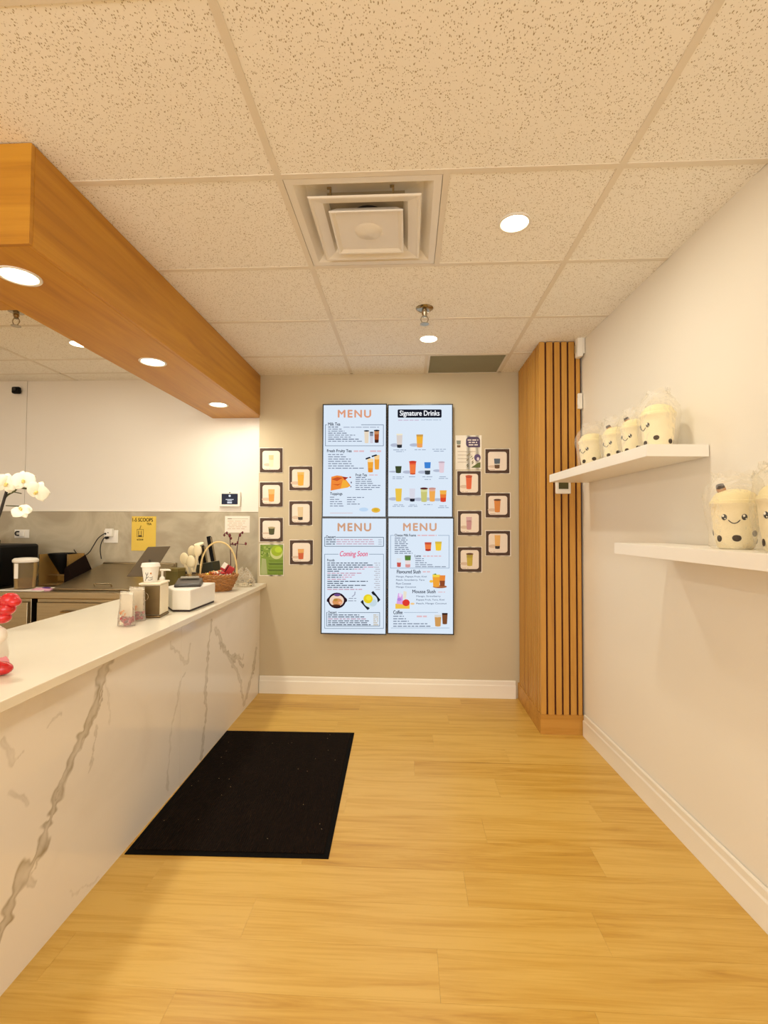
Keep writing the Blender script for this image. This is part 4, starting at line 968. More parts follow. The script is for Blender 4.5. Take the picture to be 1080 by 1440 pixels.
lip = MB().box(-2.62, 4.0, .9005, -1.98, YK-.004, 1.062).build('splash_upstand', m_steel, wt, bevel=.004)
pl_ = thing('prep_lid', 'sloped stainless lid of the prep table behind the tablet till', 'lid', (-2.29, 3.42, .9005))
MB().add([(-.33, 0, 0), (.31, 0, 0), (.31, .57, 0), (-.33, .57, 0), (-.33, 0, .012), (.31, 0, .012), (.31, .57, .15), (-.33, .57, .15)],
         [(0, 3, 2, 1), (4, 5, 6, 7), (0, 1, 5, 4), (1, 2, 6, 5), (2, 3, 7, 6), (3, 0, 4, 7)]).build('hood', m_steel, pl_, bevel=.006)
sl = math.atan2(.138, .57)
MB().tube(spline([(-.04, .05, .0235), (-.038, .042, .042), (-.02, .04, .046), (.07, .04, .046), (.088, .042, .042), (.09, .05, .0235)], 4), .005, 8).build('handle', m_chrome, pl_)

# black machine
bm_ = thing('black_machine', 'black countertop machine with a rounded top on the steel worktop', 'appliance', (-3.36, 3.66, .9005))
MB().box(-.3, -.2, .012, .285, .2, .325).build('body', m_black, bm_, bevel=.02)
MB().lathe([(.15, 0), (.152, .03), (.14, .05), (.1, .062), (0, .066)], 28, T(-.08, 0, .32)).build('top_lid', m_black, bm_)
MB().lathe([(.02, 0), (.022, .012), (.014, .022), (0, .024)], 16, T(.02, -.06, .372)).build('knob', m_steel, bm_)
for x in (-.25, .23):
    for y in (-.16, .16): MB().cyl(.016, 0, .013, 10, T(x, y, 0)).build('foot', m_black, bm_)
MB().box(-.24, -.203, .09, -.02, -.2005, .26).build('control_panel', M('panel_grey', '#2c2a28', .3, var=.05), bm_, bevel=.0008)
# jug with lid
a = onZ(38, 825, .9005)
jg = thing('plastic_jug', 'clear plastic jug of pale tea with a white lid', 'jug', (-2.862, 3.46, .9065))
MB().lathe([(.062, .0), (.066, .002), (.074, .19), (.074, .2), (.071, .2), (.063, .006), (0, .004), (0, 0)], 28).build('jug_wall', clear('jug_plastic', '#f3e6c4', .16, .15), jg)
MB().lathe([(0, .0065), (.061, .0065), (.0645, .075), (0, .075)], 28).build('tea', clear('pale_tea', '#d9b26a', .3, .15), jg)
MB().lathe([(0, .196), (.079, .196), (.082, .2), (.082, .214), (.07, .226), (.03, .23), (0, .23)], 28).build('lid', m_white_pl, jg)
MB().box(-.022, -.078, .08, .006, -.072, .19).build('label_strip', m_white_lam, jg, bevel=.001)
MB().tube(spline([(0, .072, .17), (0, .11, .165), (0, .115, .1), (0, .066, .06)], 6), .008, 8).build('handle', clear('jug_plastic', '#f3e6c4', .16), jg)
ty = thing('white_tray', 'flat white tray under the plastic jug', 'tray', (-2.82, 3.45, .9002))
MB().prism([(-.16, -.1), (.17, -.1), (.17, .09), (-.16, .09)], 0, .004).build('base', m_white_pl, ty, bevel=.001)
MB().box(-.16, -.1, .004, .17, -.094, .007).box(-.16, .084, .004, .17, .09, .007).box(-.16, -.094, .004, -.154, .084, .007).box(.164, -.094, .004, .17, .084, .007).build('rim', m_white_pl, ty, smooth=False)
# acrylic holder with black funnel
ac = thing('acrylic_stand', 'clear acrylic stand holding a black funnel beside the jug', 'stand', (-2.83, 3.8, .9005))
m_acr = clear('acrylic', '#e6cf98', .25, .08)
for x in (-.115, .115): MB().box(x-.003, -.1, 0, x+.003, .1, .245).build('side_panel', m_acr, ac, smooth=False)
MB().box(-.1119, .094, 0, .1119, .1, .245).build('rear_panel', m_acr, ac, smooth=False)
MB().box(-.1119, -.1, 0, .1119, .0939, .006).build('base_panel', m_acr, ac, smooth=False)
MB().lathe([(.012, .08), (.016, .08), (.098, .235), (.1, .25), (.092, .25), (.09, .238), (.012, .09)], 28).build('funnel', m_black, ac)
for x in (-.119, .119):
    MB().box(x-.001, -.104, .0, x+.003, -.1005, .247).build('edge_strip', m_chrome, ac, smooth=False)
MB().box(-.104, -.03, .07, .104, .03, .079).build('funnel_shelf', m_acr, ac, smooth=False)
dw = thing('dark_case', 'dark brown slanted case standing beside the acrylic stand', 'case', (-2.648, 3.76, .9005))
MB().add([(-.055, -.11, 0), (.02, -.11, 0), (.02, .11, 0), (-.055, .11, 0), (-.055, -.11, .13), (-.035, -.11, .155), (-.035, .11, .235), (-.055, .11, .22), (.02, -.11, .06), (.02, .11, .12)],
   [(0, 3, 2, 1), (4, 5, 6, 7), (0, 1, 8, 5, 4), (1, 2, 9, 8), (2, 3, 7, 6, 9), (3, 0, 4, 7), (5, 8, 9, 6)]).build('body', M('dark_brown_leatherette', '#140703', .8, var=.1, spec=.1), dw, bevel=.003)
MB().box(-.0555, -.1, .03, -.0562, .1, .1).build('spine_label', M('tan_label', '#8a6a3c', .6, var=.05), dw, smooth=False)
pk = thing('snack_packet', 'pink and purple foil packet on the steel worktop', 'packet', (-2.69, 3.41, .9005), .3)
mb = MB()
vs = []; fs = []
for j in range(7):
    for i in range(9):
        u, v = -1+i/4, -1+j/3; hgt = .004+.016*(1-u**4)*(1-v**4); vs.append((u*.065, v*.04, hgt))
for j in range(6):
    for i in range(8): k = j*9+i; fs.append((k, k+1, k+10, k+9))
n = len(vs); vs += [(x_, y_, .0) for x_, y_, z_ in vs[:n]]
fs += [tuple(reversed([q+n for q in f])) for f in fs]
for i in range(8): fs += [(i+1, i, n+i, n+i+1), (54+i, 54+i+1, n+54+i+1, n+54+i)]
for j in range(6): fs += [(j*9, (j+1)*9, n+(j+1)*9, n+j*9), ((j+1)*9+8, j*9+8, n+j*9+8, n+(j+1)*9+8)]
MB().add(vs, fs).build('pouch', M('pink_foil', '#d9a0b4', .3, var=.1, vscale=25), pk)
MB().ball((.03, -.006, .017), (.03, .022, .007)).build('printed_patch', M('purple_print', '#4a2470', .35, var=.3, vscale=40), pk)

# ------------------------------------------------------------------ things on the service counter
Z0 = CT+.0003
m_brown_metal = M('bronze_metal', '#7d6844', .35, metal=.7, var=.18, vscale=9)
# napkin dispenser
nd = thing('napkin_dispenser', 'square dispenser with a bronze face and cream side on the worktop', 'dispenser', (-1.328, 2.417, Z0), .16)
m_cream = M('cream_plastic', '#efe2c6', .4, var=.02)
MB().box(-.054, -.003, .0, .054, .137, .012).build('base', m_brown_metal, nd, bevel=.004)
MB().box(-.05, .006, .0122, .05, .132, .168).build('body', m_cream, nd, bevel=.005)
f_ = MB().box(-.049, .0005, .016, .0475, .0055, .164).build('face_plate', m_brown_metal, nd, bevel=.0015)
MB().lathe([(.012, 0), (.014, .002), (.014, .004), (.012, .005)], 20, T(-.02, .0004, .11, PI/2) @ Matrix.Diagonal((1, 1.5, 1, 1)), cap=False).build('lock_ring', m_chrome, f_)
MB().box(-.056, -.005, .1685, .055, .138, .18).build('lid', m_cream, nd, bevel=.005)
# paper cup with lid on the dispenser
pc = thing('paper_cup', 'white lidded paper cup with a black leafy drawing on top of the dispenser', 'cup', (-1.357, 2.472, Z0+.1803), .2)
MB().lathe([(0, 0), (.032, 0), (.0325, .003), (.042, .078), (0, .078)], 28).build('cup_wall', m_white_pl, pc)
MB().lathe([(.042, .076), (.0465, .077), (.0475, .082), (.045, .086), (.044, .094), (.041, .098), (.036, .098), (.035, .095), (0, .095)], 28).build('lid', m_white_pl, pc)
def cupsurf(a, z): r = .0327+.0095*z/.078+.0005; return (r*math.sin(a), -r*math.cos(a), z)
for tr in ([(-.5, .008), (-.3, .02), (-.2, .035), (-.35, .05)], [(-.3, .02), (-.1, .024), (.05, .03)], [(-.05, .012), (.25, .01), (.6, .018)], [(-.2, .035), (-.05, .042), (-.02, .05)], [(.15, .024), (.35, .022), (.6, .028)]):
    MB().tube([cupsurf(a, z) for a, z in tr], .0012, 5).build('drawn_stroke', m_black, pc)
mb = MB(); mb.ball(cupsurf(.33, .046), (.0045, .0012, .005), n=10, k=6); mb.build('drawn_dot', M('orange_ink', '#c9853f', .5, var=.05), pc)
# pump bottle
pb = thing('pump_bottle', 'clear pump bottle with a white pump behind the bronze dispenser', 'bottle', (-1.38, 2.637, Z0), .5)
MB().lathe([(0, 0), (.026, 0), (.028, .004), (.028, .13), (.02, .15), (.013, .156), (.013, .162), (0, .162)], 24).build('bottle', clear('bottle_clear', '#f6f0e2', .35, .08), pb)
MB().lathe([(.0145, .163), (.0145, .18), (.011, .186), (.006, .19), (.0055, .222), (0, .222)], 18).build('collar', m_white_pl, pb)
MB().tube([(-.012, 0, .226), (.03, 0, .226), (.044, 0, .222)], [.006, .0055, .004], 10).build('nozzle', m_white_pl, pb)
MB().lathe([(0, .006), (.0255, .006), (.0255, .085), (0, .085)], 20).build('gel', clear('gel', '#e8eef2', .3, .1), pb)
# two zip pouches of berry candy
m_pouch = clear('pouch_film', '#fffaf0', .36, .2, bump=.4)
m_berry = M('berry_candy', '#b8404a', .35, var=.35, vscale=70)
m_print = M('orange_print', '#d98a4c', .5, var=.15, vscale=60)
def pouch(x, y, rz, s, lab, seed):
    rnd = random.Random(seed)
    t = thing('candy_pouch', lab, 'pouch', (x, y, Z0), rz, 'stand-up candy pouches'); t.scale = (s, s, s)
    vs = []; fs = []; n = 24
    for j in range(11):
        f = j/10; z = .162*f; w = .042-.004*f; d = .024*(1-f)**.6+.0015
        for i in range(n):
            a = 2*PI*i/n; c, s_ = math.cos(a), math.sin(a); e = .65
            vs.append((w*math.copysign(abs(c)**e, c), d*math.copysign(abs(s_)**e, s_)+.002*math.sin(7*f+a*2+seed)*(f > .1), z))
    for j in range(10):
        for i in range(n): a, b = j*n+i, j*n+(i+1) % n; fs.append((a, b, b+n, a+n))
    fs += [tuple(reversed(range(n))), tuple(range(10*n, 11*n))]
    MB().add(vs, fs).build('film', m_pouch, t, angle=70)
    mb = MB()
    for i in range(34):
        mb.ball((rnd.uniform(-.031, .031), rnd.uniform(-.016, .016), rnd.uniform(.008, .04)), rnd.uniform(.006, .0085), n=8, k=6)
    c = mb.build('candies', m_berry, t); c['kind'] = 'stuff'
    mb = MB().box(-.034, -.0004, .045, .034, .0004, .147); mb.build('insert_card', m_paper, t, smooth=False)
    for i in range(7):
        x0, z0 = rnd.uniform(-.028, .02), rnd.uniform(.048, .075); yy = -.024*(1-z0/.162)**.6-.0045
        MB().tube([(x0, yy, z0), (x0+.004, yy-.0003, z0+.009), (x0+.01, yy-.0002, z0+.005)], .0013, 5).build('printed_stroke', m_print, t)
    MB().box(-.037, -.0042, .148, .037, .0042, .1535).build('zip_strip', m_white_pl, t, bevel=.001)
pouch(-1.335, 2.225, -.25, 1.0, 'clear candy pouch of red berries standing in front, clear of the dispenser', 3)
pouch(-1.356, 2.345, -.05, 1.04, 'clear candy pouch of red berries leaning against the bronze dispenser', 8)
# cash box with card terminal
cb = thing('white_cash_box', 'white rectangular cash box on the worktop beside the pump bottle', 'box', (-1.20, 2.60, Z0), .0)
A_ = [(-.0, 0), (.0, .345), (-.20, .345), (-.20, .13), (-.1, -.004)]
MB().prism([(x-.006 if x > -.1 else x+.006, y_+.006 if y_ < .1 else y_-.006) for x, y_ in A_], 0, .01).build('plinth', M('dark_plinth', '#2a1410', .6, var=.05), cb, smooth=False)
MB().prism(A_, .01, .122).build('case', m_white_pl, cb, bevel=.006)
ct = thing('card_terminal', 'dark grey card terminal lying on the white cash box', 'card reader', (-1.295, 2.785, Z0+.1223), .35)
MB().add([(-.075, -.09, 0), (.075, -.09, 0), (.075, .1, 0), (-.075, .1, 0), (-.07, -.085, .018), (.07, -.085, .018), (.07, .095, .036), (-.07, .095, .036)],
         [(0, 3, 2, 1), (4, 5, 6, 7), (0, 1, 5, 4), (1, 2, 6, 5), (2, 3, 7, 6), (3, 0, 4, 7)]).build('body', M('terminal_grey', '#3d3832', .4, var=.05), ct, bevel=.008)
Xs = T(0, 0, .0185, math.atan2(.018, .18), 0, 0)
MB().box(-.052, .035, .0165, .052, .09, .0182, X=Xs).build('screen', M('terminal_screen', '#8a8478', .15, var=.03), ct, smooth=False)
kp = MB()
for r_ in range(4):
    for c_ in range(3): kp.box(-.045+.033*c_, -.07+.024*r_, .0150, -.02+.033*c_, -.053+.024*r_, .0185, X=T(0, 0, .002, math.atan2(.018, .18)))
k_ = kp.build('keypad', M('terminal_keys', '#6a655c', .5, var=.05), ct, smooth=False)
# tablet till seen from behind
pos = thing('tablet_till', 'dark tablet till tilted on a stand, its back to the shop', 'till', (-1.70, 3.08, Z0))
MB().box(-.09, -.07, 0, .09, .08, .012).build('foot_plate', m_black, pos, bevel=.004)
MB().tube(spline([(0, .01, .012), (0, .02, .07), (-.02, .03, .15), (-.03, .03, .2)], 5), .016, 10).build('stand_neck', m_black, pos)
q = [onY(240, 768, 3.17)-pos.location, onY(208, 769, 3.10)-pos.location, onY(178, 811, 3.02)-pos.location, onY(213, 811, 3.09)-pos.location]
q = [Vector(v) for v in q]; nrm = (q[1]-q[0]).cross(q[3]-q[0]).normalized()
if nrm.y < 0: nrm = -nrm
MB().add(q+[v+nrm*.014 for v in q], [(0, 1, 2, 3), (7, 6, 5, 4), (0, 4, 5, 1), (1, 5, 6, 2), (2, 6, 7, 3), (3, 7, 4, 0)]).build('tablet', M('till_back', '#54442a', .45, var=.06), pos, bevel=.004)
ce = (q[0]+q[1]+q[2]+q[3])/4
MB().add([ce+(v-ce)*.86+nrm*.0142 for v in q]+[ce+(v-ce)*.86+nrm*.0152 for v in q], [(0, 1, 2, 3), (7, 6, 5, 4), (0, 4, 5, 1), (1, 5, 6, 2), (2, 6, 7, 3), (3, 7, 4, 0)]).build('screen', M('till_screen', '#15161a', .1, var=.02), pos, smooth=False)
MB().ball(ce-nrm*.0012, (.012, .0012, .012), n=12, k=6).build('badge', M('till_badge', '#2c2212', .5, var=.05), pos)
# olive canister
oc = thing('olive_box', 'olive green box standing behind the cash box', 'box', (-1.66, 3.36, Z0), -.1)
MB().box(-.045, -.05, 0, .045, .05, .15).build('carton', M('olive_card', '#5c4f16', .7, var=.08), oc, bevel=.002)
MB().box(-.0465, -.0515, .15, .0465, .0515, .172).build('lid', M('olive_card_lid', '#6b5c24', .7, var=.06), oc, bevel=.002)
# utensil holder
ut = thing('utensil_pot', 'clear pot holding cream ladles and dark handled scoops', 'utensil pot', (-1.60, 3.50, Z0))
MB().lathe([(0, 0), (.055, 0), (.062, .12), (.059, .12), (.052, .004), (0, .004)], 26).build('pot', clear('pot_clear', '#f0dfb8', .3, .12), ut)
m_ladle = M('cream_ladle', '#ead9b0', .4, var=.05); m_dkh = M('dark_handle', '#2a160c', .5, var=.1)
for (bx, by, tx_, ty_, tz, kind) in [(.02, 0, -.055, -.02, .2, 0), (-.02, .01, -.02, .03, .25, 0), (.0, -.02, .035, .0, .26, 0), (.03, .01, -.0, -.03, .18, 0)]:
    g = MB().tube([(bx, by, .006), (bx+(tx_-bx)*.5, by+(ty_-by)*.5, tz*.5), (tx_, ty_, tz)], [.009, .007, .011], 8)
    g.build('ladle_handle', m_ladle, ut)
    MB().ball((tx_, ty_-.004, tz+.03), (.033, .012, .046), n=16, k=10, R=Matrix.Rotation((tx_-bx)*1.2, 3, 'Y')).build('ladle_bowl', m_ladle, ut)
for (bx, tx_, tz) in ((-.03, -.045, .135), (.012, .026, .13)):
    MB().tube([(bx, -.03, .007), (tx_, -.035, tz)], [.012, .015], 10).build('dark_handle', m_dkh, ut)
MB().tube([(.03, .02, .01), (.06, .03, .2), (.05, .03, .325)], .004, 8).build('ladle_handle', clear('pot_clear', '#f0dfb8', .3), ut)
MB().lathe([(0, -.004), (.03, -.002), (.034, .004), (.03, .008), (0, .008)], 22, T(.035, .02, .335, .35, -.2) @ Matrix.Diagonal((1.1, .8, 1, 1))).build('skimmer_head', M('pale_plastic', '#f2ecc4', .4, var=.02), ut)
# knife block
kb = thing('knife_block', 'dark knife block with black handled knives behind the candy basket', 'knife block', (-1.545, 3.68, Z0), -.05)
MB().add([(-.07, -.06, 0), (.075, -.06, 0), (.075, .07, 0), (-.07, .07, 0), (-.09, -.06, .17), (.045, -.06, .2), (.045, .07, .2), (-.09, .07, .17)], [(0, 3, 2, 1), (4, 5, 6, 7), (0, 1, 5, 4), (1, 2, 6, 5), (2, 3, 7, 6), (3, 0, 4, 7)]).build('block', M('dark_green_block', '#2a2a14', .5, var=.1), kb, bevel=.004)
for x, y_, l in ((-.07, .0, .1), (-.03, -.02, .14), (.03, -.01, .2)):
    z0 = .17+.03*(x+.09)/.135
    X = T(x, y_, z0, 0, -.2, 0); kh = MB().box(-.016, -.01, .002, .016, .01, l, X=X); kh = kh.build('knife_handle', m_black, kb, bevel=.004)
    MB().box(.0165, -.0105, .002, .0205, .0105, l-.01, X=X).build('knife_tang', m_chrome, kh, smooth=False)
# candy basket
bs = thing('candy_basket', 'round wicker basket with a tall hoop handle on the worktop', 'basket', (-1.388, 3.46, Z0), .1)
m_wick = M('wicker', '#a8713a', .6, var=.2, vscale=50); m_wick2 = M('pale_cane', '#dcbf82', .55, var=.08, vscale=40)
def br(z): return .085+.045*min(1, z/.09)
mb = MB(); nst = 22
for k in range(9):
    z = .008+.0115*k; pts = []
    for i in range(nst*4+1):
        a = 2*PI*i/(nst*4); r = br(z)+.0042*math.sin(a*nst/2+(PI if k % 2 else 0)); pts.append((r*math.cos(a), r*.82*math.sin(a), z))
    mb.tube(pts, .0058, 6)
mb.build('woven_strands', m_wick, bs)
s0 = None
for i in range(nst):
    a = 2*PI*i/nst
    MB().tube([(br(z)*math.cos(a), br(z)*.82*math.sin(a), z) for z in (.004, .03, .06, .09, .112)], .0035, 6).build('stake', m_wick, bs)
mb = MB()
for ph in (0, PI):
    mb.tube([((.134+.005*math.cos(14*a+ph))*math.cos(a), (.134+.005*math.cos(14*a+ph))*.82*math.sin(a), .114+.006*math.sin(14*a+ph)) for a in [2*PI*i/120 for i in range(121)]], .0062, 6)
mb.build('braided_rim', m_wick, bs)
MB().lathe([(0, .0), (.082, .0), (.082, .008), (0, .008)], 26, Matrix.Diagonal((1, .82, 1, 1))).build('base', m_wick, bs)
MB().tube([(.132*math.cos(a), 0, 0.112+.245*math.sin(a)**.8) for a in [PI*i/28 for i in range(29)]], .0062, 8).build('hoop_handle', m_wick2, bs)
MB().lathe([(0, .03), (.085, .03), (.098, .07), (.1, .098), (.09, .1035), (0, .1035)], 24, Matrix.Diagonal((1, .8, 1, 1))).build('paper_filling', m_paper, bs)
rnd = random.Random(5)
cand = [('#c23a36', 10), ('#e0b02c', 8), ('#e9dcc8', 5), ('#cf6a3c', 7), ('#8a1f2a', 4)]
k = 0
def wrapped(t, m1):
    MB().ball((0, 0, .009), (.022, .013, .009), n=10, k=6).build('sweet', m1, t)
    for s in (-1, 1): MB().lathe([(.004, 0), (.013, .014), (.012, .0145), (.003, .001)], 8, T(s*.02, 0, .009, 0, s*PI/2, 0), cap=False).build('wrapper_twist', m1, t)
names = {'#c23a36': 'red', '#e0b02c': 'yellow', '#e9dcc8': 'white', '#cf6a3c': 'orange', '#8a1f2a': 'dark red'}
spots = []
for layer, zz, rad in ((1, .1065, .080), (2, .1235, .058)):
    for i in range(9 if layer else 7):
        a = 2*PI*i/(9 if layer else 7)+layer*.4; r = rad*(.35 if i % 3 == 0 else .8); spots.append((r*math.cos(a), r*.8*math.sin(a), zz))
bag = [c for c, n in cand for _ in range(n)]
for i, (x, y_, z) in enumerate(spots):
    c = bag[i % len(bag)] if z < .06 else ('#e0b02c' if x < -.02 else rnd.choice(['#c23a36', '#cf6a3c', '#c23a36', '#e9dcc8', '#8a1f2a']))
    t = thing('wrapped_candy', names[c]+' wrapped candy lying in the wicker basket', 'candy', bs.location+Vector((x, y_, z)), rnd.uniform(0, 6), 'wrapped candies in the basket')
    wrapped(t, M('candy_'+c, c, .3, var=.12, vscale=40))
sp = thing('snack_packet', 'red and white snack packet standing up in the candy basket', 'packet', bs.location+Vector((.05, .0, .135)), .25)
X = T(0, 0, .0, .15, .55, 0)
MB().box(-.045, -.008, .0, .045, .008, .06, X=X).build('packet_body', M('packet_red', '#b52a2e', .35, var=.08), sp, bevel=.005)
MB().box(-.0455, -.0086, .018, -.012, .0086, .0605, X=X).build('white_band', m_white_pl, sp, bevel=.004)
MB().box(-.006, -.0088, -.0005, .0, .0088, .0607, X=X).build('dark_stripe', m_black, sp, smooth=False)
# dark red twigs in a bottle vase behind the basket
tw = thing('twig_vase', 'slim clear vase with dark red budding twigs behind the basket', 'vase', (-1.415, 3.78, Z0))
MB().lathe([(0, 0), (.024, 0), (.027, .006), (.026, .12), (.022, .15), (.019, .15), (.023, .118), (.024, .008), (0, .006)], 20).build('vase', clear('vase_glass', '#fff4e4', .35, .06), tw)
m_tw = M('dark_red_twig', '#4a1418', .6, var=.2, vscale=30)
m_bud = M('dark_red_bud', '#6a1f26', .6, var=.25, vscale=40)
def rel(px, py, d=3.78): return onY(px, py, d)-tw.location
st1 = [(-.006, 0, .01), tuple(rel(324.5, 790)), tuple(rel(324, 775)), tuple(rel(323.5, 758)), tuple(rel(321, 752)), tuple(rel(317, 749.5)), tuple(rel(314, 753))]
st2 = [(.006, 0, .01), tuple(rel(332, 790)), tuple(rel(333, 775)), tuple(rel(335, 760)), tuple(rel(337, 752)), tuple(rel(341, 748))]
for s_ in (st1, st2): MB().tube(spline(s_, 5), .0034, 7).build('twig', m_tw, tw)
MB().tube(spline([tuple(rel(324, 765)), tuple(rel(329, 766, 3.77)), tuple(rel(334, 764))], 5), .004, 7).build('twig', m_tw, tw)
MB().tube([tuple(rel(334.5, 765)), tuple(rel(345, 765.5))], .0018, 6).build('twig', m_tw, tw)
for px, py, r in ((315.5, 752.5, .010), (319, 749.5, .011), (323, 753, .014), (337.5, 752.5, .013), (341, 749, .010), (327, 764.5, .010), (331, 765.5, .011), (334, 763, .010), (345.5, 764.5, .011), (327, 776.5, .008), (325, 757, .010)):
    MB().ball(tuple(rel(px, py)), (r*.8, r*.8, r*1.15), n=10, k=7).build('bud', m_bud, tw)
# clear bag with dried flowers
fb = thing('flower_bag', 'crumpled clear bag of small dried flowers at the wall end of the worktop', 'bag', (-1.285, 3.71, Z0), .2)
vs = []; fs = []; n = 22; rnd = random.Random(11)
lv = [(.05, 0), (.07, .006), (.078, .035), (.072, .07), (.052, .1), (.028, .125), (.012, .135)]
for j, (r, z) in enumerate(lv):
    for i in range(n):
        a = 2*PI*i/n; rr = r*(1+.12*math.sin(3*a+j)+rnd.uniform(-.08, .08)*(j > 0)); vs.append((rr*math.cos(a), rr*.62*math.sin(a), z*(1+.15*math.sin(2*a+1)) if j else 0))
for j in range(len(lv)-1):
    for i in range(n): a, b = j*n+i, j*n+(i+1) % n; fs.append((a, b, b+n, a+n))
fs += [tuple(reversed(range(n))), tuple(range((len(lv)-1)*n, len(lv)*n))]
MB().add(vs, fs).build('bag_film', clear('crumpled_film', '#fffaf0', .3, .2, bump=.9), fb, angle=25)
for i in range(9):
    x, y_, z = rnd.uniform(-.05, .06), rnd.uniform(-.03, .03), .012+.006*i*.9
    mb = MB(); mb.tube([(x, y_, .006), (x+rnd.uniform(-.01, .01), y_, z)], .0014, 5); mb.build('flower_stem', M('dry_stem', '#6a5a2c', .8, var=.1), fb)
    mb = MB()
    for k in range(5): mb.ball((x+.006*math.cos(k*1.26), y_+.006*math.sin(k*1.26), z+.003), (.005, .005, .002), n=8, k=5)
    mb.build('dried_flower', M('dry_flower', '#efdcb0', .8, var=.08) if i % 3 else M('dry_flower_dark', '#4a3418', .8, var=.1), fb)

# ------------------------------------------------------------------ white orchid at the kitchen edge of the counter
orc = thing('orchid', 'potted white orchid with arching dark stem on the worktop', 'orchid', (-1.70, 1.80, Z0))
O = orc.location
MB().lathe([(0, 0), (.045, 0), (.05, .004), (.064, .115), (.066, .12), (.061, .12), (.057, .1), (0, .1)], 28).build('pot', M('white_ceramic', '#efe8dc', .25, var=.02), orc)
MB().lathe([(0, .1005), (.056, .1005), (.05, .106), (0, .11)], 20).build('moss', M('moss', '#4a4420', .95, var=.3, vscale=60, bump=.5), orc)
def orel(px, py, d=1.98): return tuple(onY(px, py, d)-O)
m_stem = M('orchid_stem', '#4a4a20', .6, var=.1); m_stake = M('dark_stake', '#1c1208', .6, var=.1)
stem = [(0, 0, .1), orel(-30, 790, 1.86), orel(-10, 745, 1.93), orel(2, 718, 1.96), orel(8, 699, 1.98), orel(20, 691, 1.98), orel(25, 686, 1.98), orel(33, 686.5, 1.98), orel(42, 688, 1.98)]
MB().tube(spline(stem, 6), .0038, 8).build('flower_stem', m_stem, orc)
MB().tube([(.012, 0, .09), orel(-28, 792, 1.86), orel(0, 722, 1.955), orel(9.5, 690, 1.975)], .0055, 8).build('stake', m_stake, orc)
for pp in ([orel(8, 711, 1.97), orel(18, 711.5, 1.98), orel(30, 712, 1.98)], [orel(20, 692, 1.98), orel(30, 694, 1.98)], [orel(25, 686, 1.98), orel(22, 680, 1.98), orel(14, 676, 1.97)], [orel(25, 686, 1.98), orel(33, 680, 1.98)]):
    MB().tube(spline(pp, 5), .0022, 6).build('flower_stalk', m_stem, orc)
m_petal = M('white_petal', '#f6f0dc', .6, var=.03, vscale=30, spec=.2); m_lip = M('yellow_lip', '#e2cc78', .5, var=.2, vscale=60)
def petal_mesh(w, l):
    vs = []; fs = []; nu, nv = 7, 8
    for j in range(nv+1):
        v = j/nv; ww = w*math.sin(PI*min(1, v*.92+.08))**.75*(1 if v < 1 else .1)
        for i in range(nu):
            u = -1+2*i/(nu-1); vs.append((u*ww, -.008*math.sin(v*PI)*(1-.4*u*u)+.006*v*v, v*l-.03*l*u*u*v))
    for j in range(nv):
        for i in range(nu-1): k = j*nu+i; fs.append((k, k+1, k+nu+1, k+nu))
    n = len(vs); vs2 = [(x, y+.0008, z) for x, y, z in vs]
    fs2 = [tuple(reversed([q+n for q in f])) for f in fs]; ed = []
    ring = list(range(nu))+[j*nu+nu-1 for j in range(1, nv+1)]+[nv*nu+i for i in range(nu-2, -1, -1)]+[j*nu for j in range(nv-1, 0, -1)]
    for i in range(len(ring)): a, b = ring[i], ring[(i+1) % len(ring)]; ed.append((a, n+a, n+b, b))
    return MB().add(vs+vs2, fs+fs2+ed)
big = sml = None
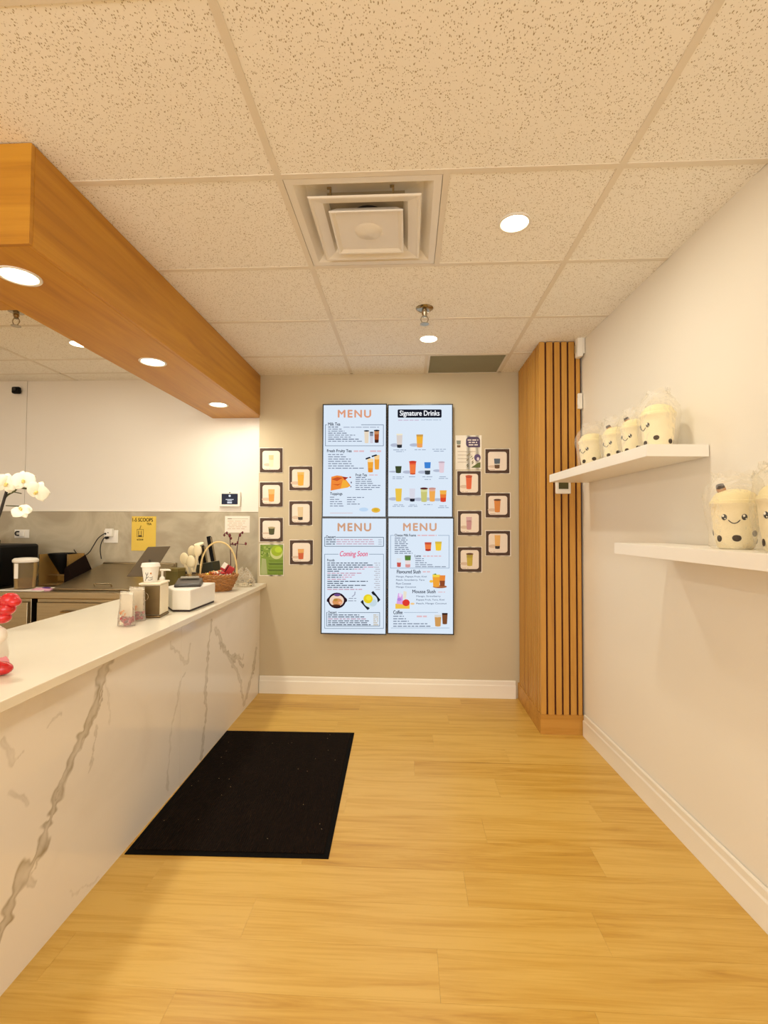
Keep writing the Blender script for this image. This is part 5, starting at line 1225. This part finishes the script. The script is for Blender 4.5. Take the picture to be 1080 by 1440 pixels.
for (px, py, d, s, rz, rx, roll) in ((8, 680, 1.955, 1.15, .9, .1, .2), (33, 676, 1.965, 1.1, .55, -.1, -.15), (53, 691, 1.955, 1.15, .25, .3, .5), (30, 718, 1.965, .95, .9, .7, 2.7)):
    fl_ = MB(); fl_.ball((0, -.008, -.002), (.005, .008, .006), n=10, k=7); fl_.ball((0, -.012, -.008), (.006, .004, .0035), n=10, k=6)
    f = fl_.build('flower', m_lip, orc); f.location = orel(px, py, d); f.rotation_euler = (rx, roll, rz); f.scale = (s,)*3
    for i, (a, kind) in enumerate(((0, 1), (PI*2/3+.25, 1), (-PI*2/3-.25, 1), (1.25, 0), (-1.25, 0))):
        if kind: m_ = petal_mesh(.016, .042)
        else: m_ = petal_mesh(.027, .044)
        p_ = m_.build('petal', m_petal, f); p_.rotation_euler = (0, a, 0); p_.location = (0, .002 if kind else -.002, 0)

# ------------------------------------------------------------------ red and white ornament, half out of view
rn = thing('festive_ornament', 'puffy glossy red and white ornament standing on the worktop', 'ornament', (-1.375, 1.50, Z0))
R0 = rn.location
m_red = M('glossy_red', '#c9161c', .22, var=.12, vscale=45, bump=.25, bscale=110, coat=.4)
m_pink = M('pink_ribbon', '#e58a8e', .35, var=.06)
def rr_(px, py, d): return onY(px, py, d)-R0
m_wb = M('white_velour', '#efe4d2', .8, var=.03, bump=.2, bscale=200)
MB().lathe([(0, 0), (.045, 0), (.06, .01), (.066, .05), (.06, .1), (.045, .14), (.02, .16), (0, .163)], 28).build('body', m_wb, rn)
for px, py, r, dp in ((14, 843, .024, 1.47), (20, 846, .018, 1.465), (9, 856, .024, 1.468), (4, 868, .022, 1.472), (-4, 850, .03, 1.48), (-12, 864, .03, 1.48)):
    MB().ball(tuple(rr_(px, py, dp)), (r*1.15, r, r*.9), n=18, k=12).build('red_lobe', m_red, rn)
MB().ball(tuple(rr_(-2, 893, 1.475)), (.024, .024, .026), n=18, k=12).build('white_cuff', m_wb, rn)
MB().lathe([(0, 0), (.016, .004), (.032, .012), (.026, .02), (0, .022)], 14, T(.055, -.01, .028, 0, .9, 0)).build('pink_bow', m_pink, rn)
f = MB(); f.ball((.082, -.03, .022), (.042, .026, .022), n=20, k=12); f.build('red_foot', m_red, rn)
f = MB(); f.ball((.0, -.075, .022), (.03, .035, .022), n=20, k=12); f.build('red_foot', m_red, rn)
